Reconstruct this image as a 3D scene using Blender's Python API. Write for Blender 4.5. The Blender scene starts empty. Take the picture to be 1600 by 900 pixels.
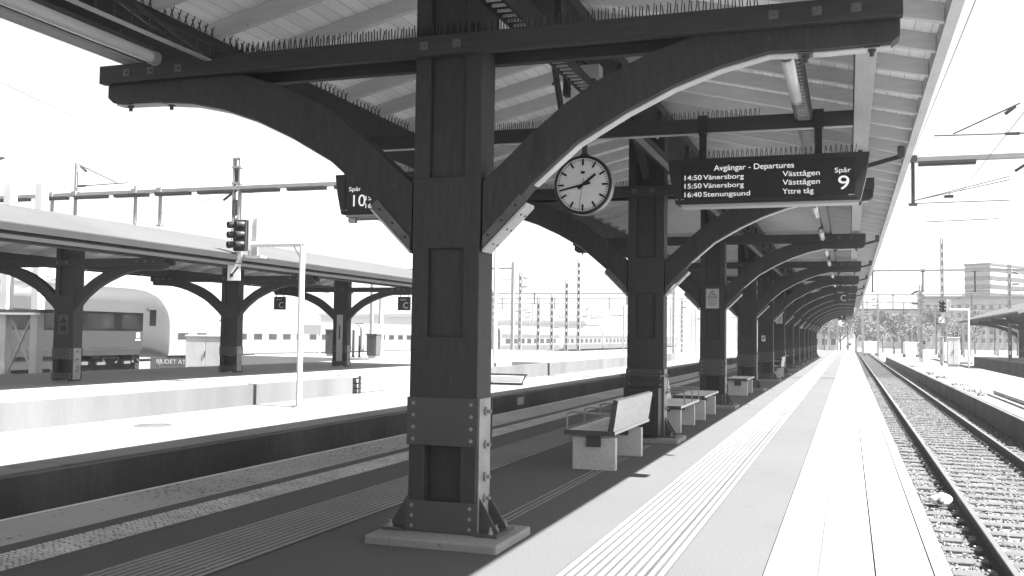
import bpy, math, random
import numpy as np
from mathutils import Matrix, Vector

random.seed(7)
rng = np.random.default_rng(7)
C = bpy.context.scene.collection
SC = bpy.context.scene
R_ = math.radians

# ------------------------------------------------------------------ camera
cam_d = bpy.data.cameras.new('camera')
cam = bpy.data.objects.new('camera', cam_d); C.objects.link(cam)
r = Vector((0.94544219, 0.32549019, 0.01397168)); u = Vector((0.00274244, -0.05083526, 0.99870329)); f = Vector((-0.32577838, 0.9441779, 0.04895443))
cam.matrix_world = Matrix(((r.x, u.x, -f.x, 0), (r.y, u.y, -f.y, 0), (r.z, u.z, -f.z, 1.55), (0, 0, 0, 1)))
cam_d.sensor_fit = 'HORIZONTAL'; cam_d.sensor_width = 36.0
cam_d.lens = 36.0 * 1540 / 1600
cam_d.shift_x = 4 / 1600; cam_d.shift_y = -2 / 1600
cam_d.clip_start = 0.05; cam_d.clip_end = 8000
SC.camera = cam

# ------------------------------------------------------------------ sky and sun (black-and-white photograph: the light is neutral)
SUN_DIR = Vector((-0.75, 0.08, -1.0)).normalized()     # the way the light travels
elev = math.asin(-SUN_DIR.z)
az = math.atan2(-SUN_DIR.x, -SUN_DIR.y)                  # compass bearing of the sun from +Y towards +X
W = bpy.data.worlds.new('World'); SC.world = W; W.use_nodes = True
nt = W.node_tree; nt.nodes.clear()
sky = nt.nodes.new('ShaderNodeTexSky'); sky.sky_type = 'NISHITA'; sky.sun_disc = False
sky.sun_elevation = elev; sky.sun_rotation = az; sky.dust_density = 2.0
bw = nt.nodes.new('ShaderNodeRGBToBW'); bg = nt.nodes.new('ShaderNodeBackground'); out = nt.nodes.new('ShaderNodeOutputWorld')
bg.inputs['Strength'].default_value = 0.05
nt.links.new(sky.outputs[0], bw.inputs[0]); nt.links.new(bw.outputs[0], bg.inputs[0]); nt.links.new(bg.outputs[0], out.inputs[0])
sd = bpy.data.lights.new('sun', 'SUN'); sd.energy = 4.8; sd.angle = R_(0.53); sd.color = (1, 1, 1)
sun = bpy.data.objects.new('sun', sd); C.objects.link(sun)
sun.rotation_euler = SUN_DIR.to_track_quat('-Z', 'Y').to_euler(); sun.location = (20, -10, 40)
vs = SC.view_settings; vs.view_transform = 'Standard'; vs.look = 'None'; vs.gamma = 1.0; vs.use_curve_mapping = False
vs.exposure = 2.85
SC.cycles.max_bounces = 10; SC.cycles.diffuse_bounces = 6
SC.cycles.volume_bounces = 1

# ------------------------------------------------------------------ materials
MATS = {}
def mat(name, val, var=0.18, scale=8.0, big=0.12, bigscale=0.6, rough=0.8, bump=0.15, stretch=(1, 1, 1), metal=0.0, bumpscale=None, spec=0.3):
    """grey procedural surface: fine grain, broad stains, bump"""
    m = bpy.data.materials.new(name); m.use_nodes = True
    n = m.node_tree.nodes; l = m.node_tree.links
    b = n['Principled BSDF']; b.inputs['Roughness'].default_value = rough; b.inputs['Metallic'].default_value = metal
    b.inputs['Specular IOR Level'].default_value = spec
    tc = n.new('ShaderNodeTexCoord'); mp = n.new('ShaderNodeMapping'); mp.inputs['Scale'].default_value = stretch
    l.new(tc.outputs['Object'], mp.inputs[0])
    n1 = n.new('ShaderNodeTexNoise'); n1.inputs['Scale'].default_value = scale; n1.inputs['Detail'].default_value = 6; n1.inputs['Roughness'].default_value = 0.65
    n2 = n.new('ShaderNodeTexNoise'); n2.inputs['Scale'].default_value = bigscale; n2.inputs['Detail'].default_value = 5
    l.new(mp.outputs[0], n1.inputs['Vector']); l.new(mp.outputs[0], n2.inputs['Vector'])
    a1 = n.new('ShaderNodeMapRange'); a1.inputs['From Min'].default_value = 0.25; a1.inputs['From Max'].default_value = 0.75
    a1.inputs['To Min'].default_value = 1 - var; a1.inputs['To Max'].default_value = 1 + var
    a2 = n.new('ShaderNodeMapRange'); a2.inputs['From Min'].default_value = 0.3; a2.inputs['From Max'].default_value = 0.7
    a2.inputs['To Min'].default_value = 1 - big; a2.inputs['To Max'].default_value = 1 + big
    l.new(n1.outputs[0], a1.inputs[0]); l.new(n2.outputs[0], a2.inputs[0])
    mu = n.new('ShaderNodeMath'); mu.operation = 'MULTIPLY'; l.new(a1.outputs[0], mu.inputs[0]); l.new(a2.outputs[0], mu.inputs[1])
    mv = n.new('ShaderNodeMath'); mv.operation = 'MULTIPLY'; mv.inputs[1].default_value = val; l.new(mu.outputs[0], mv.inputs[0])
    l.new(mv.outputs[0], b.inputs['Base Color'])
    if bump:
        bp = n.new('ShaderNodeBump'); bp.inputs['Strength'].default_value = bump; bp.inputs['Distance'].default_value = 0.01
        if bumpscale:
            n3 = n.new('ShaderNodeTexNoise'); n3.inputs['Scale'].default_value = bumpscale; n3.inputs['Detail'].default_value = 3
            l.new(mp.outputs[0], n3.inputs['Vector']); l.new(n3.outputs[0], bp.inputs['Height'])
        else:
            l.new(n1.outputs[0], bp.inputs['Height'])
        l.new(bp.outputs[0], b.inputs['Normal'])
    m['out'] = 0
    MATS[name] = m
    m_val[name] = mv
    return m
m_val = {}
def add_mult(name, build):
    """multiply the base value of a material with another node chain"""
    m = MATS[name]; n = m.node_tree.nodes; l = m.node_tree.links; b = n['Principled BSDF']
    fac = build(n, l)
    mu = n.new('ShaderNodeMath'); mu.operation = 'MULTIPLY'
    src = b.inputs['Base Color'].links[0].from_socket
    l.new(src, mu.inputs[0]); l.new(fac, mu.inputs[1]); l.new(mu.outputs[0], b.inputs['Base Color'])
def grooves(axis, pitch, width, dark):
    def bld(n, l):
        tc = n.new('ShaderNodeTexCoord'); sp = n.new('ShaderNodeSeparateXYZ'); l.new(tc.outputs['Object'], sp.inputs[0])
        d = n.new('ShaderNodeMath'); d.operation = 'DIVIDE'; d.inputs[1].default_value = pitch; l.new(sp.outputs[axis], d.inputs[0])
        fr = n.new('ShaderNodeMath'); fr.operation = 'FRACT'; l.new(d.outputs[0], fr.inputs[0])
        lt = n.new('ShaderNodeMath'); lt.operation = 'LESS_THAN'; lt.inputs[1].default_value = width / pitch; l.new(fr.outputs[0], lt.inputs[0])
        # every board a slightly different tone
        fl = n.new('ShaderNodeMath'); fl.operation = 'FLOOR'; l.new(d.outputs[0], fl.inputs[0])
        wn = n.new('ShaderNodeTexWhiteNoise'); wn.noise_dimensions = '1D'; l.new(fl.outputs[0], wn.inputs['W'])
        mr = n.new('ShaderNodeMapRange'); mr.inputs['To Min'].default_value = 0.93; mr.inputs['To Max'].default_value = 1.05; l.new(wn.outputs[0], mr.inputs[0])
        mx = n.new('ShaderNodeMix'); mx.data_type = 'FLOAT'; l.new(lt.outputs[0], mx.inputs[0]); l.new(mr.outputs[0], mx.inputs[2]); mx.inputs[3].default_value = dark
        return mx.outputs[0]
    return bld
def specks(scale, thr, dark, stretch=(1, 1, 1)):
    """dark flecks with a shape of their own"""
    def bld(n, l):
        tc = n.new('ShaderNodeTexCoord'); mp = n.new('ShaderNodeMapping'); mp.inputs['Scale'].default_value = stretch; l.new(tc.outputs['Object'], mp.inputs[0])
        no = n.new('ShaderNodeTexNoise'); no.inputs['Scale'].default_value = scale; no.inputs['Detail'].default_value = 4; l.new(mp.outputs[0], no.inputs['Vector'])
        mr = n.new('ShaderNodeMapRange'); mr.inputs['From Min'].default_value = thr; mr.inputs['From Max'].default_value = thr + 0.06
        mr.inputs['To Min'].default_value = 1; mr.inputs['To Max'].default_value = dark; l.new(no.outputs[0], mr.inputs[0])
        return mr.outputs[0]
    return bld

mat('asphalt', 0.068, 0.5, 75, 0.05, 0.5, 0.9, 0.35)
add_mult('asphalt', specks(1.1, 0.62, 0.95)); add_mult('asphalt', specks(38, 0.69, 0.68)); add_mult('asphalt', specks(2.6, 0.66, 0.88))
mat('concrete', 0.30, 0.10, 45, 0.12, 0.8, 0.85, 0.12); add_mult('concrete', specks(9, 0.70, 0.7))
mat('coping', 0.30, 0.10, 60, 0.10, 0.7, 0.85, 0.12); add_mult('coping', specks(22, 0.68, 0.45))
mat('joint', 0.07, 0.2, 60, 0.1, 1, 0.9, 0.1)
mat('pad_concrete', 0.19, 0.12, 45, 0.15, 2, 0.85, 0.15); add_mult('pad_concrete', specks(9, 0.66, 0.6))
mat('coping_toned_for_sun', 0.19, 0.10, 60, 0.08, 0.7, 0.85, 0.12)  # same concrete as coping, toned darker so the sunlit edge clips less
mat('rib', 0.19, 0.14, 90, 0.14, 0.7, 0.85, 0.2); add_mult('rib', grooves(1, 0.42, 0.008, 0.6))
mat('rib_gap', 0.055, 0.2, 90, 0.14, 0.7, 0.9, 0.2)
mat('blister_base', 0.16, 0.2, 40, 0.2, 2.0, 0.8, 0.1)
mat('blister', 0.40, 0.22, 40, 0.2, 2.0, 0.8, 0.1)
mat('wall_concrete', 0.084, 0.1, 30, 0.26, 0.5, 0.9, 0.15, stretch=(1, 1, 0.12)); 
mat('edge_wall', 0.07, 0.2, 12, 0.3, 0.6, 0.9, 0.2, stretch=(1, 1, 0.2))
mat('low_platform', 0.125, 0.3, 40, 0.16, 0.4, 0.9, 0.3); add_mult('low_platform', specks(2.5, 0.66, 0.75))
mat('high_platform', 0.2, 0.12, 100, 0.08, 0.4, 0.9, 0.2)
mat('ground_grit', 0.11, 0.35, 22, 0.2, 0.25, 0.95, 0.6)
mat('stone', 0.105, 0.45, 6, 0.25, 3, 0.95, 0.3)
mat('sleeper', 0.062, 0.2, 40, 0.15, 2, 0.9, 0.2)
mat('rail_rust', 0.032, 0.3, 30, 0.2, 2, 0.75, 0.2)
mat('rail_polish', 0.32, 0.1, 40, 0.08, 2, 0.35, 0.02, stretch=(1, .1, 1), metal=0.9)
mat('timber', 0.035, 0.30, 40, 0.10, 1.2, 0.62, 0.12, stretch=(1, 1, .15))
mat('timber_beam', 0.035, 0.30, 40, 0.10, 1.2, 0.62, 0.12, stretch=(.1, 1, 1))
mat('timber_long', 0.038, 0.22, 40, 0.10, 1.2, 0.62, 0.12, stretch=(1, .06, 1))
add_mult('timber', specks(26, 0.70, 1.9, (1, 1, .4))); add_mult('timber_beam', specks(26, 0.70, 1.7, (.4, 1, 1))); add_mult('timber', specks(3, 0.62, .72, (1, 1, .3)))
mat('timber_dark', 0.02, 0.2, 40, 0.1, 1.2, 0.7, 0.1)
mat('steel_plate', 0.058, 0.12, 60, 0.15, 2, 0.5, 0.05)
mat('steel_strip', 0.22, 0.16, 30, 0.25, 3, 0.5, 0.05)
mat('bolt', 0.2, 0.1, 30, 0.1, 3, 0.45, 0)
mat('plate_mid', 0.10, 0.15, 30, 0.25, 3, 0.5, 0.05)
mat('galvanised', 0.42, 0.12, 30, 0.15, 3, 0.45, 0.03, metal=0.3)
mat('spike', 0.045, 0.1, 30, 0.1, 3, 0.4, 0, metal=0.5)
mat('deck', 0.88, 0.10, 30, 0.08, 1.0, 0.75, 0.06, stretch=(1, .05, 1)); add_mult('deck', grooves(0, 0.145, 0.006, 0.45)); add_mult('deck', specks(5, 0.70, 0.6))
mat('rafter', 0.56, 0.12, 30, 0.08, 1.2, 0.75, 0.06, stretch=(.08, 1, 1)); add_mult('rafter', specks(7, 0.70, 0.62))
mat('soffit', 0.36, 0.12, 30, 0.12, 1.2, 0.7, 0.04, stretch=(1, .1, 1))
mat('roofing', 0.056, 0.12, 20, 0.10, 0.5, 0.8, 0.1, stretch=(.4, 1, 1))
mat('bench_stone', 0.40, 0.34, 60, 0.08, 3, 0.85, 0.08); add_mult('bench_stone', specks(60, 0.66, 0.5))
mat('bench_wood', 0.50, 0.12, 30, 0.12, 3, 0.55, 0.05, stretch=(1, .12, 1))
mat('bench_dark', 0.05, 0.15, 30, 0.1, 3, 0.5, 0.03)
mat('black_paint', 0.026, 0.12, 30, 0.1, 3, 0.45, 0.02)
mat('screen', 0.02, 0.05, 30, 0.05, 2, 0.35, 0)
mat('dial', 0.62, 0.03, 20, 0.03, 3, 0.45, 0)
mat('mark_black', 0.012, 0.05, 20, 0.05, 3, 0.5, 0)
mat('case_grey', 0.30, 0.06, 20, 0.05, 3, 0.35, 0.02, metal=0.5)
mat('white_paint', 0.5, 0.06, 20, 0.08, 2, 0.5, 0.02)
mat('sign_white', 0.55, 0.04, 20, 0.05, 2, 0.5, 0)
mat('sign_grey', 0.34, 0.04, 20, 0.05, 2, 0.5, 0)
mat('mast_paint', 0.2, 0.10, 20, 0.12, 2, 0.6, 0.05)
mat('mast_dark', 0.03, 0.10, 20, 0.12, 2, 0.6, 0.05)
mat('insulator', 0.03, 0.1, 20, 0.1, 2, 0.4, 0)
mat('train_dark', 0.02, 0.05, 6, 0.10, 0.5, 0.38, 0.01, spec=0.5)
mat('train_mid', 0.05, 0.05, 6, 0.08, 0.5, 0.4, 0.01, spec=0.5)
mat('train_light', 0.04, 0.05, 6, 0.08, 0.5, 0.45, 0.01, spec=0.5)
mat('train_white', 0.125, 0.05, 6, 0.06, 0.5, 0.45, 0.01)
mat('train_grey', 0.07, 0.05, 6, 0.06, 0.5, 0.45, 0.01)
mat('glass_dark', 0.004, 0.05, 6, 0.3, 0.5, 0.08, 0.0, spec=0.3)
mat('window_grey', 0.02, 0.05, 6, 0.2, 0.5, 0.2, 0.0, spec=0.35)
mat('window_pane', 0.010, 0.6, 1.3, 0.5, 0.8, 0.1, 0.0, spec=0.35)
mat('underframe', 0.012, 0.3, 10, 0.2, 2, 0.7, 0.1)
mat('bogie_light', 0.06, 0.2, 10, 0.2, 2, 0.6, 0.05)
mat('facade_pale', 0.5, 0.06, 3, 0.05, 0.2, 0.9, 0.02)
mat('facade', 0.2, 0.1, 3, 0.08, 0.2, 0.9, 0.02)
mat('facade_dark', 0.05, 0.1, 3, 0.08, 0.2, 0.9, 0.02)
mat('facade_light', 0.32, 0.06, 3, 0.05, 0.2, 0.9, 0.02)
mat('foliage', 0.085, 0.45, 1.2, 0.25, 0.2, 0.8, 0, spec=0.2)
mat('foliage_light', 0.12, 0.4, 1.2, 0.25, 0.2, 0.8, 0, spec=0.2)
mat('bark', 0.06, 0.3, 10, 0.2, 2, 0.9, 0.3)
mat('hill', 0.055, 0.4, .05, 0.25, 0.01, 0.95, 0)
mat('litter', 0.03, 0.4, 20, 0.3, 2, 0.9, 0)
mat('plastic_white', 0.55, 0.06, 20, 0.05, 2, 0.4, 0.05)
mat('tube_cover', 0.50, 0.05, 10, 0.05, 2, 0.25, 0)
mat('wire', 0.05, 0.1, 5, 0.1, 1, 0.6, 0)
mat('wire_pale', 0.10, 0.1, 5, 0.1, 1, 0.6, 0)
def emit(name, v, s):
    m = bpy.data.materials.new(name); m.use_nodes = True
    b = m.node_tree.nodes['Principled BSDF']; b.inputs['Base Color'].default_value = (v, v, v, 1)
    b.inputs['Emission Color'].default_value = (1, 1, 1, 1); b.inputs['Emission Strength'].default_value = s
    MATS[name] = m
emit('led', 0.05, 0.125)

# ------------------------------------------------------------------ mesh helpers
class MB:
    def __init__(s): s.v = []; s.f = []; s.mi = []; s.sm = []
    def add(s, vs, fs, mi=0, smooth=False):
        o = len(s.v); s.v += [tuple(p) for p in vs]
        for q in fs: s.f.append(tuple(i + o for i in q)); s.mi.append(mi); s.sm.append(smooth)
        return s
    def box(s, x0, x1, y0, y1, z0, z1, mi=0):
        x0, x1 = min(x0, x1), max(x0, x1); y0, y1 = min(y0, y1), max(y0, y1); z0, z1 = min(z0, z1), max(z0, z1)
        return s.add([(x0, y0, z0), (x1, y0, z0), (x1, y1, z0), (x0, y1, z0), (x0, y0, z1), (x1, y0, z1), (x1, y1, z1), (x0, y1, z1)],
              [(0, 3, 2, 1), (4, 5, 6, 7), (0, 1, 5, 4), (1, 2, 6, 5), (2, 3, 7, 6), (3, 0, 4, 7)], mi)
    def prism(s, pts, axis, a, b, mi=0, smooth=False):
        """outline pts (2-D) extruded from a to b along axis; pts are (x,z) for 1, (y,z) for 0, (x,y) for 2"""
        def P(p, t): return (t, p[0], p[1]) if axis == 0 else ((p[0], t, p[1]) if axis == 1 else (p[0], p[1], t))
        n = len(pts); area = sum(pts[i][0] * pts[(i + 1) % n][1] - pts[(i + 1) % n][0] * pts[i][1] for i in range(n))
        if (area > 0) == (axis == 1): pts = pts[::-1]
        vs = [P(p, a) for p in pts] + [P(p, b) for p in pts]
        fs = [tuple(range(n))[::-1], tuple(range(n, 2 * n))] + [(i, (i + 1) % n, n + (i + 1) % n, n + i) for i in range(n)]
        return s.add(vs, fs, mi, smooth)
    def strip(s, lo, hi, axis, a, b, mi=0):
        """quad-strip solid between two polylines of equal length (for curved braces)"""
        n = len(lo)
        def P(p, t): return (p[0], t, p[1]) if axis == 1 else (t, p[0], p[1])
        vs = [P(p, a) for p in lo] + [P(p, a) for p in hi] + [P(p, b) for p in lo] + [P(p, b) for p in hi]
        fs = []
        for i in range(n - 1):
            fs += [(i, i + 1, n + i + 1, n + i), (2 * n + i, 3 * n + i, 3 * n + i + 1, 2 * n + i + 1),
                   (i, 2 * n + i, 2 * n + i + 1, i + 1), (n + i, n + i + 1, 3 * n + i + 1, 3 * n + i)]
        fs += [(0, n, 3 * n, 2 * n), (n - 1, 3 * n - 1, 4 * n - 1, 2 * n - 1)]
        return s.add(vs, fs, mi)
    def tube(s, p, q, r0, r1=None, n=10, mi=0, caps=True, smooth=True):
        p = Vector(p); q = Vector(q); r1 = r0 if r1 is None else r1
        d = (q - p).normalized(); a = d.orthogonal().normalized(); b = d.cross(a)
        vs = []
        for c, rr in ((p, r0), (q, r1)):
            for i in range(n):
                t = 2 * math.pi * i / n; vs.append(c + (a * math.cos(t) + b * math.sin(t)) * rr)
        s.add(vs, [(i, (i + 1) % n, n + (i + 1) % n, n + i) for i in range(n)], mi, smooth)
        if caps: s.add(vs, [tuple(range(n))[::-1], tuple(range(n, 2 * n))], mi)
        return s
    def path(s, pts, rr, n=6, mi=0):
        for a, b in zip(pts[:-1], pts[1:]): s.tube(a, b, rr, n=n, mi=mi)
        return s
    def bar(s, p, q, w, h, mi=0):
        """rectangular bar between two points"""
        p = Vector(p); q = Vector(q); d = (q - p).normalized()
        up = Vector((0, 0, 1)) if abs(d.z) < 0.95 else Vector((1, 0, 0))
        a = d.cross(up).normalized(); b = a.cross(d)
        vs = []
        for c in (p, q):
            for sx, sz in ((-1, -1), (1, -1), (1, 1), (-1, 1)): vs.append(c + a * sx * w / 2 + b * sz * h / 2)
        return s.add(vs, [(3, 2, 1, 0), (4, 5, 6, 7), (0, 1, 5, 4), (1, 2, 6, 5), (2, 3, 7, 6), (3, 0, 4, 7)], mi)
    def lathe(s, prof, c, axis='Z', n=24, mi=0, smooth=True):
        vs = []; m = len(prof)
        for i in range(n):
            t = 2 * math.pi * i / n
            for rr, h in prof:
                x, y = rr * math.cos(t), rr * math.sin(t)
                p = (x, y, h) if axis == 'Z' else ((x, h, y) if axis == 'Y' else (h, x, y))
                vs.append((p[0] + c[0], p[1] + c[1], p[2] + c[2]))
        fs = []
        for i in range(n):
            j = (i + 1) % n
            for k in range(m - 1): fs.append((i * m + k, j * m + k, j * m + k + 1, i * m + k + 1))
        return s.add(vs, fs, mi, smooth)
    def xform(s, M, start=0):
        for i in range(start, len(s.v)): s.v[i] = tuple(M @ Vector(s.v[i]))
        return s
    def build(s, name, mats, parent=None, bevel=0, fix=True):
        me = bpy.data.meshes.new(name); me.from_pydata(s.v, [], s.f)
        if isinstance(mats, str): mats = [mats]
        for m in mats: me.materials.append(MATS[m])
        me.polygons.foreach_set('material_index', s.mi); me.polygons.foreach_set('use_smooth', s.sm)
        me.update()
        if fix:
            import bmesh
            bm = bmesh.new(); bm.from_mesh(me); bmesh.ops.recalc_face_normals(bm, faces=bm.faces); bm.to_mesh(me); bm.free()
        o = bpy.data.objects.new(name, me); C.objects.link(o)
        if parent: o.parent = parent
        if bevel:
            bv = o.modifiers.new('bevel', 'BEVEL'); bv.width = bevel; bv.segments = 2; bv.limit_method = 'ANGLE'; bv.angle_limit = R_(40)
        return o
def tag(o, label=None, cat=None, group=None, kind=None):
    if label: o['label'] = label
    if cat: o['category'] = cat
    if group: o['group'] = group
    if kind: o['kind'] = kind
    return o
def thing(name, label, cat, loc=(0, 0, 0), rz=0, group=None):
    o = bpy.data.objects.new(name, None); C.objects.link(o); o.location = loc; o.rotation_euler = (0, 0, rz); o.empty_display_size = .2
    return tag(o, label, cat, group, 'thing')
def dup(o, loc=None, rz=None, label=None, parent=None):
    c = o.copy(); C.objects.link(c)
    if parent: c.parent = parent
    if loc is not None: c.location = loc
    if rz is not None: c.rotation_euler = (0, 0, rz)
    if label: c['label'] = label
    for ch in [x for x in o.children]: dup(ch, parent=c)
    return c
def struct(name, mb, m, label=None, **k):
    o = mb.build(name, m, **k); o['kind'] = 'structure'
    if label: o['label'] = label
    return o
def text(body, x, y, z, size, parent, material='led', name='lettering', width=None, align='LEFT', depth=0.001, rot=(math.pi / 2, 0, 0)):
    cu = bpy.data.curves.new(name, 'FONT'); cu.body = body; cu.size = size; cu.extrude = depth; cu.align_x = align
    cu.materials.append(MATS[material])
    o = bpy.data.objects.new(name, cu); C.objects.link(o); o.location = (x, y, z); o.rotation_euler = rot
    bpy.context.view_layer.update()
    w = o.dimensions.x
    me = bpy.data.meshes.new_from_object(o.evaluated_get(bpy.context.evaluated_depsgraph_get()))
    bpy.data.objects.remove(o); me.materials.clear(); me.materials.append(MATS[material])
    o = bpy.data.objects.new(name, me); C.objects.link(o); o.location = (x, y, z); o.rotation_euler = rot
    if width and w > 0: o.scale = (width / w, 1, 1)
    if parent: o.parent = parent
    return o

# ================================================================== SETTING
# ground: one sheet to the horizon with the ballast bed level at the tracks
g = MB(); g.add([(-2500, -200, -.80), (2500, -200, -.80), (2500, 4000, -.80), (-2500, 4000, -.80)], [(0, 1, 2, 3)])
struct('ground', g, 'ground_grit', 'pale gritty ground of the station yard')

PX0, PX1 = -6.44, 0.65            # near platform edges
PY0, PY1 = -8.0, 150.0
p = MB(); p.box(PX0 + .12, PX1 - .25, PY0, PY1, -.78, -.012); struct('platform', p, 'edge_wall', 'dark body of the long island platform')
p = MB(); p.box(-5.70, -.545, PY0, PY1, -.012, 0.0); struct('platform_asphalt', p, 'asphalt', 'asphalt surface of the island platform')
# copings: pale concrete slabs along both edges, laid in lengths with thin joints
def coping(name, x0, x1, lines, m='coping'):
    b = MB(); xs = [x0] + lines + [x1]
    y = PY0
    while y < PY1:
        L = 2.0 if y < 60 else 10.0
        for a, c in zip(xs[:-1], xs[1:]): b.box(a + .006, c - .006, y + .004, y + L - .004, -.15, .006)
        y += L
    struct(name, b, m)
b = MB(); b.box(-.535, .148, PY0, PY1, -.011, .0035); b.box(.172, .52, PY0, PY1, -.011, .0035); b.box(.536, .64, PY0, PY1, -.011, .0035); struct('coping_bed', b, 'joint', 'mortar in the joints of the sunlit coping')
coping('coping_slabs_of_track_nine', -.541, PX1, [-.20, .16, .528], 'coping_toned_for_sun')
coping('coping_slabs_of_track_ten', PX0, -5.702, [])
b = MB(); b.box(PX0 - .012, PX0 + .02, PY0, PY1, -.05, .011); struct('platform_nosing', b, 'white_paint', 'thin pale nosing along the platform edge')
# guide strips of ribs
def rib_band(name, x0, x1, n):
    b = MB(); b.box(x0, x1, PY0, PY1, .002, .006, 1)
    w = (x1 - x0) / n
    for i in range(n):
        a = x0 + i * w
        b.prism([(a + w * .22, .0055), (a + w * .32, .0125), (a + w * .68, .0125), (a + w * .78, .0055)], 1, PY0, PY1)
    struct(name, b, ['rib', 'rib_gap'], 'ribbed guide tiles set in the asphalt')
rib_band('guide_strip', -1.80, -1.13, 11)
rib_band('guide_strip_in_shade', -4.55, -3.85, 11)
# blister strip near the shaded edge
b = MB(); b.box(-5.49, -5.10, PY0, PY1, .002, .006, 1)
yy = 3.5; k = 0
while yy < 40:
    for i in range(8):
        x = -5.468 + i * .0485 + rng.normal(0, .002); yk = yy + rng.normal(0, .006); rr = .0165 * rng.uniform(.8, 1.1)
        vs = [(x + rr * math.cos(t * math.pi / 3) * s_, yk + 1.15 * rr * math.sin(t * math.pi / 3) * s_, .006 + h_) for s_, h_ in ((1.25, 0), (.7, .006)) for t in range(6)]
        b.add(vs, [(t, (t + 1) % 6, 6 + (t + 1) % 6, 6 + t) for t in range(6)] + [tuple(range(6, 12))])
    yy += .05; k += 1
struct('blister_strip', b, ['blister', 'blister_base'], 'strip of raised warning blisters along the shaded platform edge', fix=False)
# drain slots in the asphalt
b = MB()
for x in (-2.80, -2.74, -2.69): b.box(x - .009, x + .009, 7.6, 14.1, .001, .004)
struct('drain_slots', b, 'rib', 'thin pale metal slots in the asphalt')
# dry litter on the shaded coping
b = MB()
for i in range(7000):
    y = 4 + 26 * rng.random() ** 1.4; x = rng.uniform(-6.40, -5.72); s = rng.uniform(.007, .022); a = rng.random() * 6.28
    if (math.sin(y * 1.7) + math.sin(y * .6 + 1)) * .5 + rng.normal(0, .5) < 0.1: continue
    dx, dy = s * math.cos(a), s * math.sin(a) * 1.4
    b.add([(x - dx, y - dy, .0085), (x + dy * .4, y - dx * .4, .0105), (x + dx, y + dy, .0085), (x - dy * .3, y + dx * .4, .0095)], [(0, 1, 2, 3)])
tag(b.build('leaf_litter', 'litter', fix=False), 'dry dark litter scattered on the shaded platform edge', 'litter', kind='stuff')

# ---- opposite low platform (left of track ten), wall and high platform with the left canopy
b = MB(); b.box(-13.48, -9.55, -8, 34.0, -.9, -.20); b.box(-12.5, -9.55, 34.0, 95, -.9, -.20)
struct('low_platform', b, ['low_platform'], 'sunlit low platform across track ten')
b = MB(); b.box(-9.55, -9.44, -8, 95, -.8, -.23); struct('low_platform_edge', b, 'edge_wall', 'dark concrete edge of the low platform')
b = MB(); b.box(-21.5, -13.62, -8, 25.4, -.9, .30)
b.add([(-13.62, 25.4, -.20), (-13.62, 25.4, .30), (-13.62, 31, -.20), (-15, 25.4, -.20), (-15, 25.4, .30), (-15, 31, -.20)], [(0, 1, 2), (3, 5, 4), (1, 4, 5, 2), (0, 3, 4, 1), (0, 2, 5, 3)])
b.box(-21.5, -15.0, 25.4, 44, -.9, .295)
struct('high_platform', b, 'high_platform', 'high platform under the neighbouring canopy')
w = MB()
w.box(-13.62, -13.46, -8, 25.35, -.20, .285)
tag(w.build('retaining_wall', 'wall_concrete'), 'pale streaked concrete wall below the neighbouring canopy', 'wall', kind='thing')
w = MB()
for y in np.arange(33.5, 75, 1.5): w.box(-12.75, -12.50, y + .006, y + 1.494, -.20, .34)
tag(w.build('retaining_wall', 'wall_concrete'), 'low pale concrete wall seen between the first two columns', 'wall', kind='thing')
b = MB(); b.box(-30, -12.75, 44.02, 78, -.9, .30); struct('yard_platform', b, 'high_platform', 'pale paved yard behind the low wall')

# ---- right low platform beyond track nine, trench and far platform
b = MB(); b.box(3.78, 8.0, 24, 112, -.9, -.20); struct('low_platform_beyond_track_nine', b, 'low_platform', 'sunlit low platform beyond track nine')
b = MB(); b.box(3.68, 3.78, 24, 112, -.8, -.21); struct('low_platform_edge_beyond_track_nine', b, 'edge_wall', 'dark concrete edge beyond track nine')
b = MB(); b.box(3.70, 12, 112.1, 114, -.9, -.6); struct('ramp', b, 'low_platform')
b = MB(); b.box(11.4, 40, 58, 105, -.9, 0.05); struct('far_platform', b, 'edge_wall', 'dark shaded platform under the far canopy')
b = MB(); b.box(11.3, 40, 57.9, 105.1, .055, .075); struct('far_platform_paving', b, 'high_platform')
b = MB()
b.prism([(3.66, -.80), (3.66, -.45), (4.4, -.22), (8, -.22), (8, -.80)], 1, -5, 24); struct('bank', b, 'ground_grit', 'rough gritty bank beyond track nine')

# ---- hills on the horizon
def hill(name, pts, y, depth, label):
    b = MB(); n = len(pts); vs = []
    for k, (dy, s) in enumerate(((0, 0.0), (depth * .4, .75), (depth, 1.0), (depth * 1.8, 0.0))):
        for (x, h) in pts: vs.append((x, y + dy + 8 * math.sin(x * .03 + k), -1 + (h + 1) * s))
    fs = [(k * n + i, k * n + i + 1, (k + 1) * n + i + 1, (k + 1) * n + i) for k in range(3) for i in range(n - 1)]
    b.add(vs, fs, 0, True); struct(name, b, 'hill', label)
hx = np.linspace(-900, 420, 60)
hill('hills', [(x, 17 + 8 * math.sin(x * .011) + 4 * math.sin(x * .037 + 1) + 1.6 * math.sin(x * .13)) for x in hx], 620, 120, 'low hazy wooded hills on the horizon')

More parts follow.
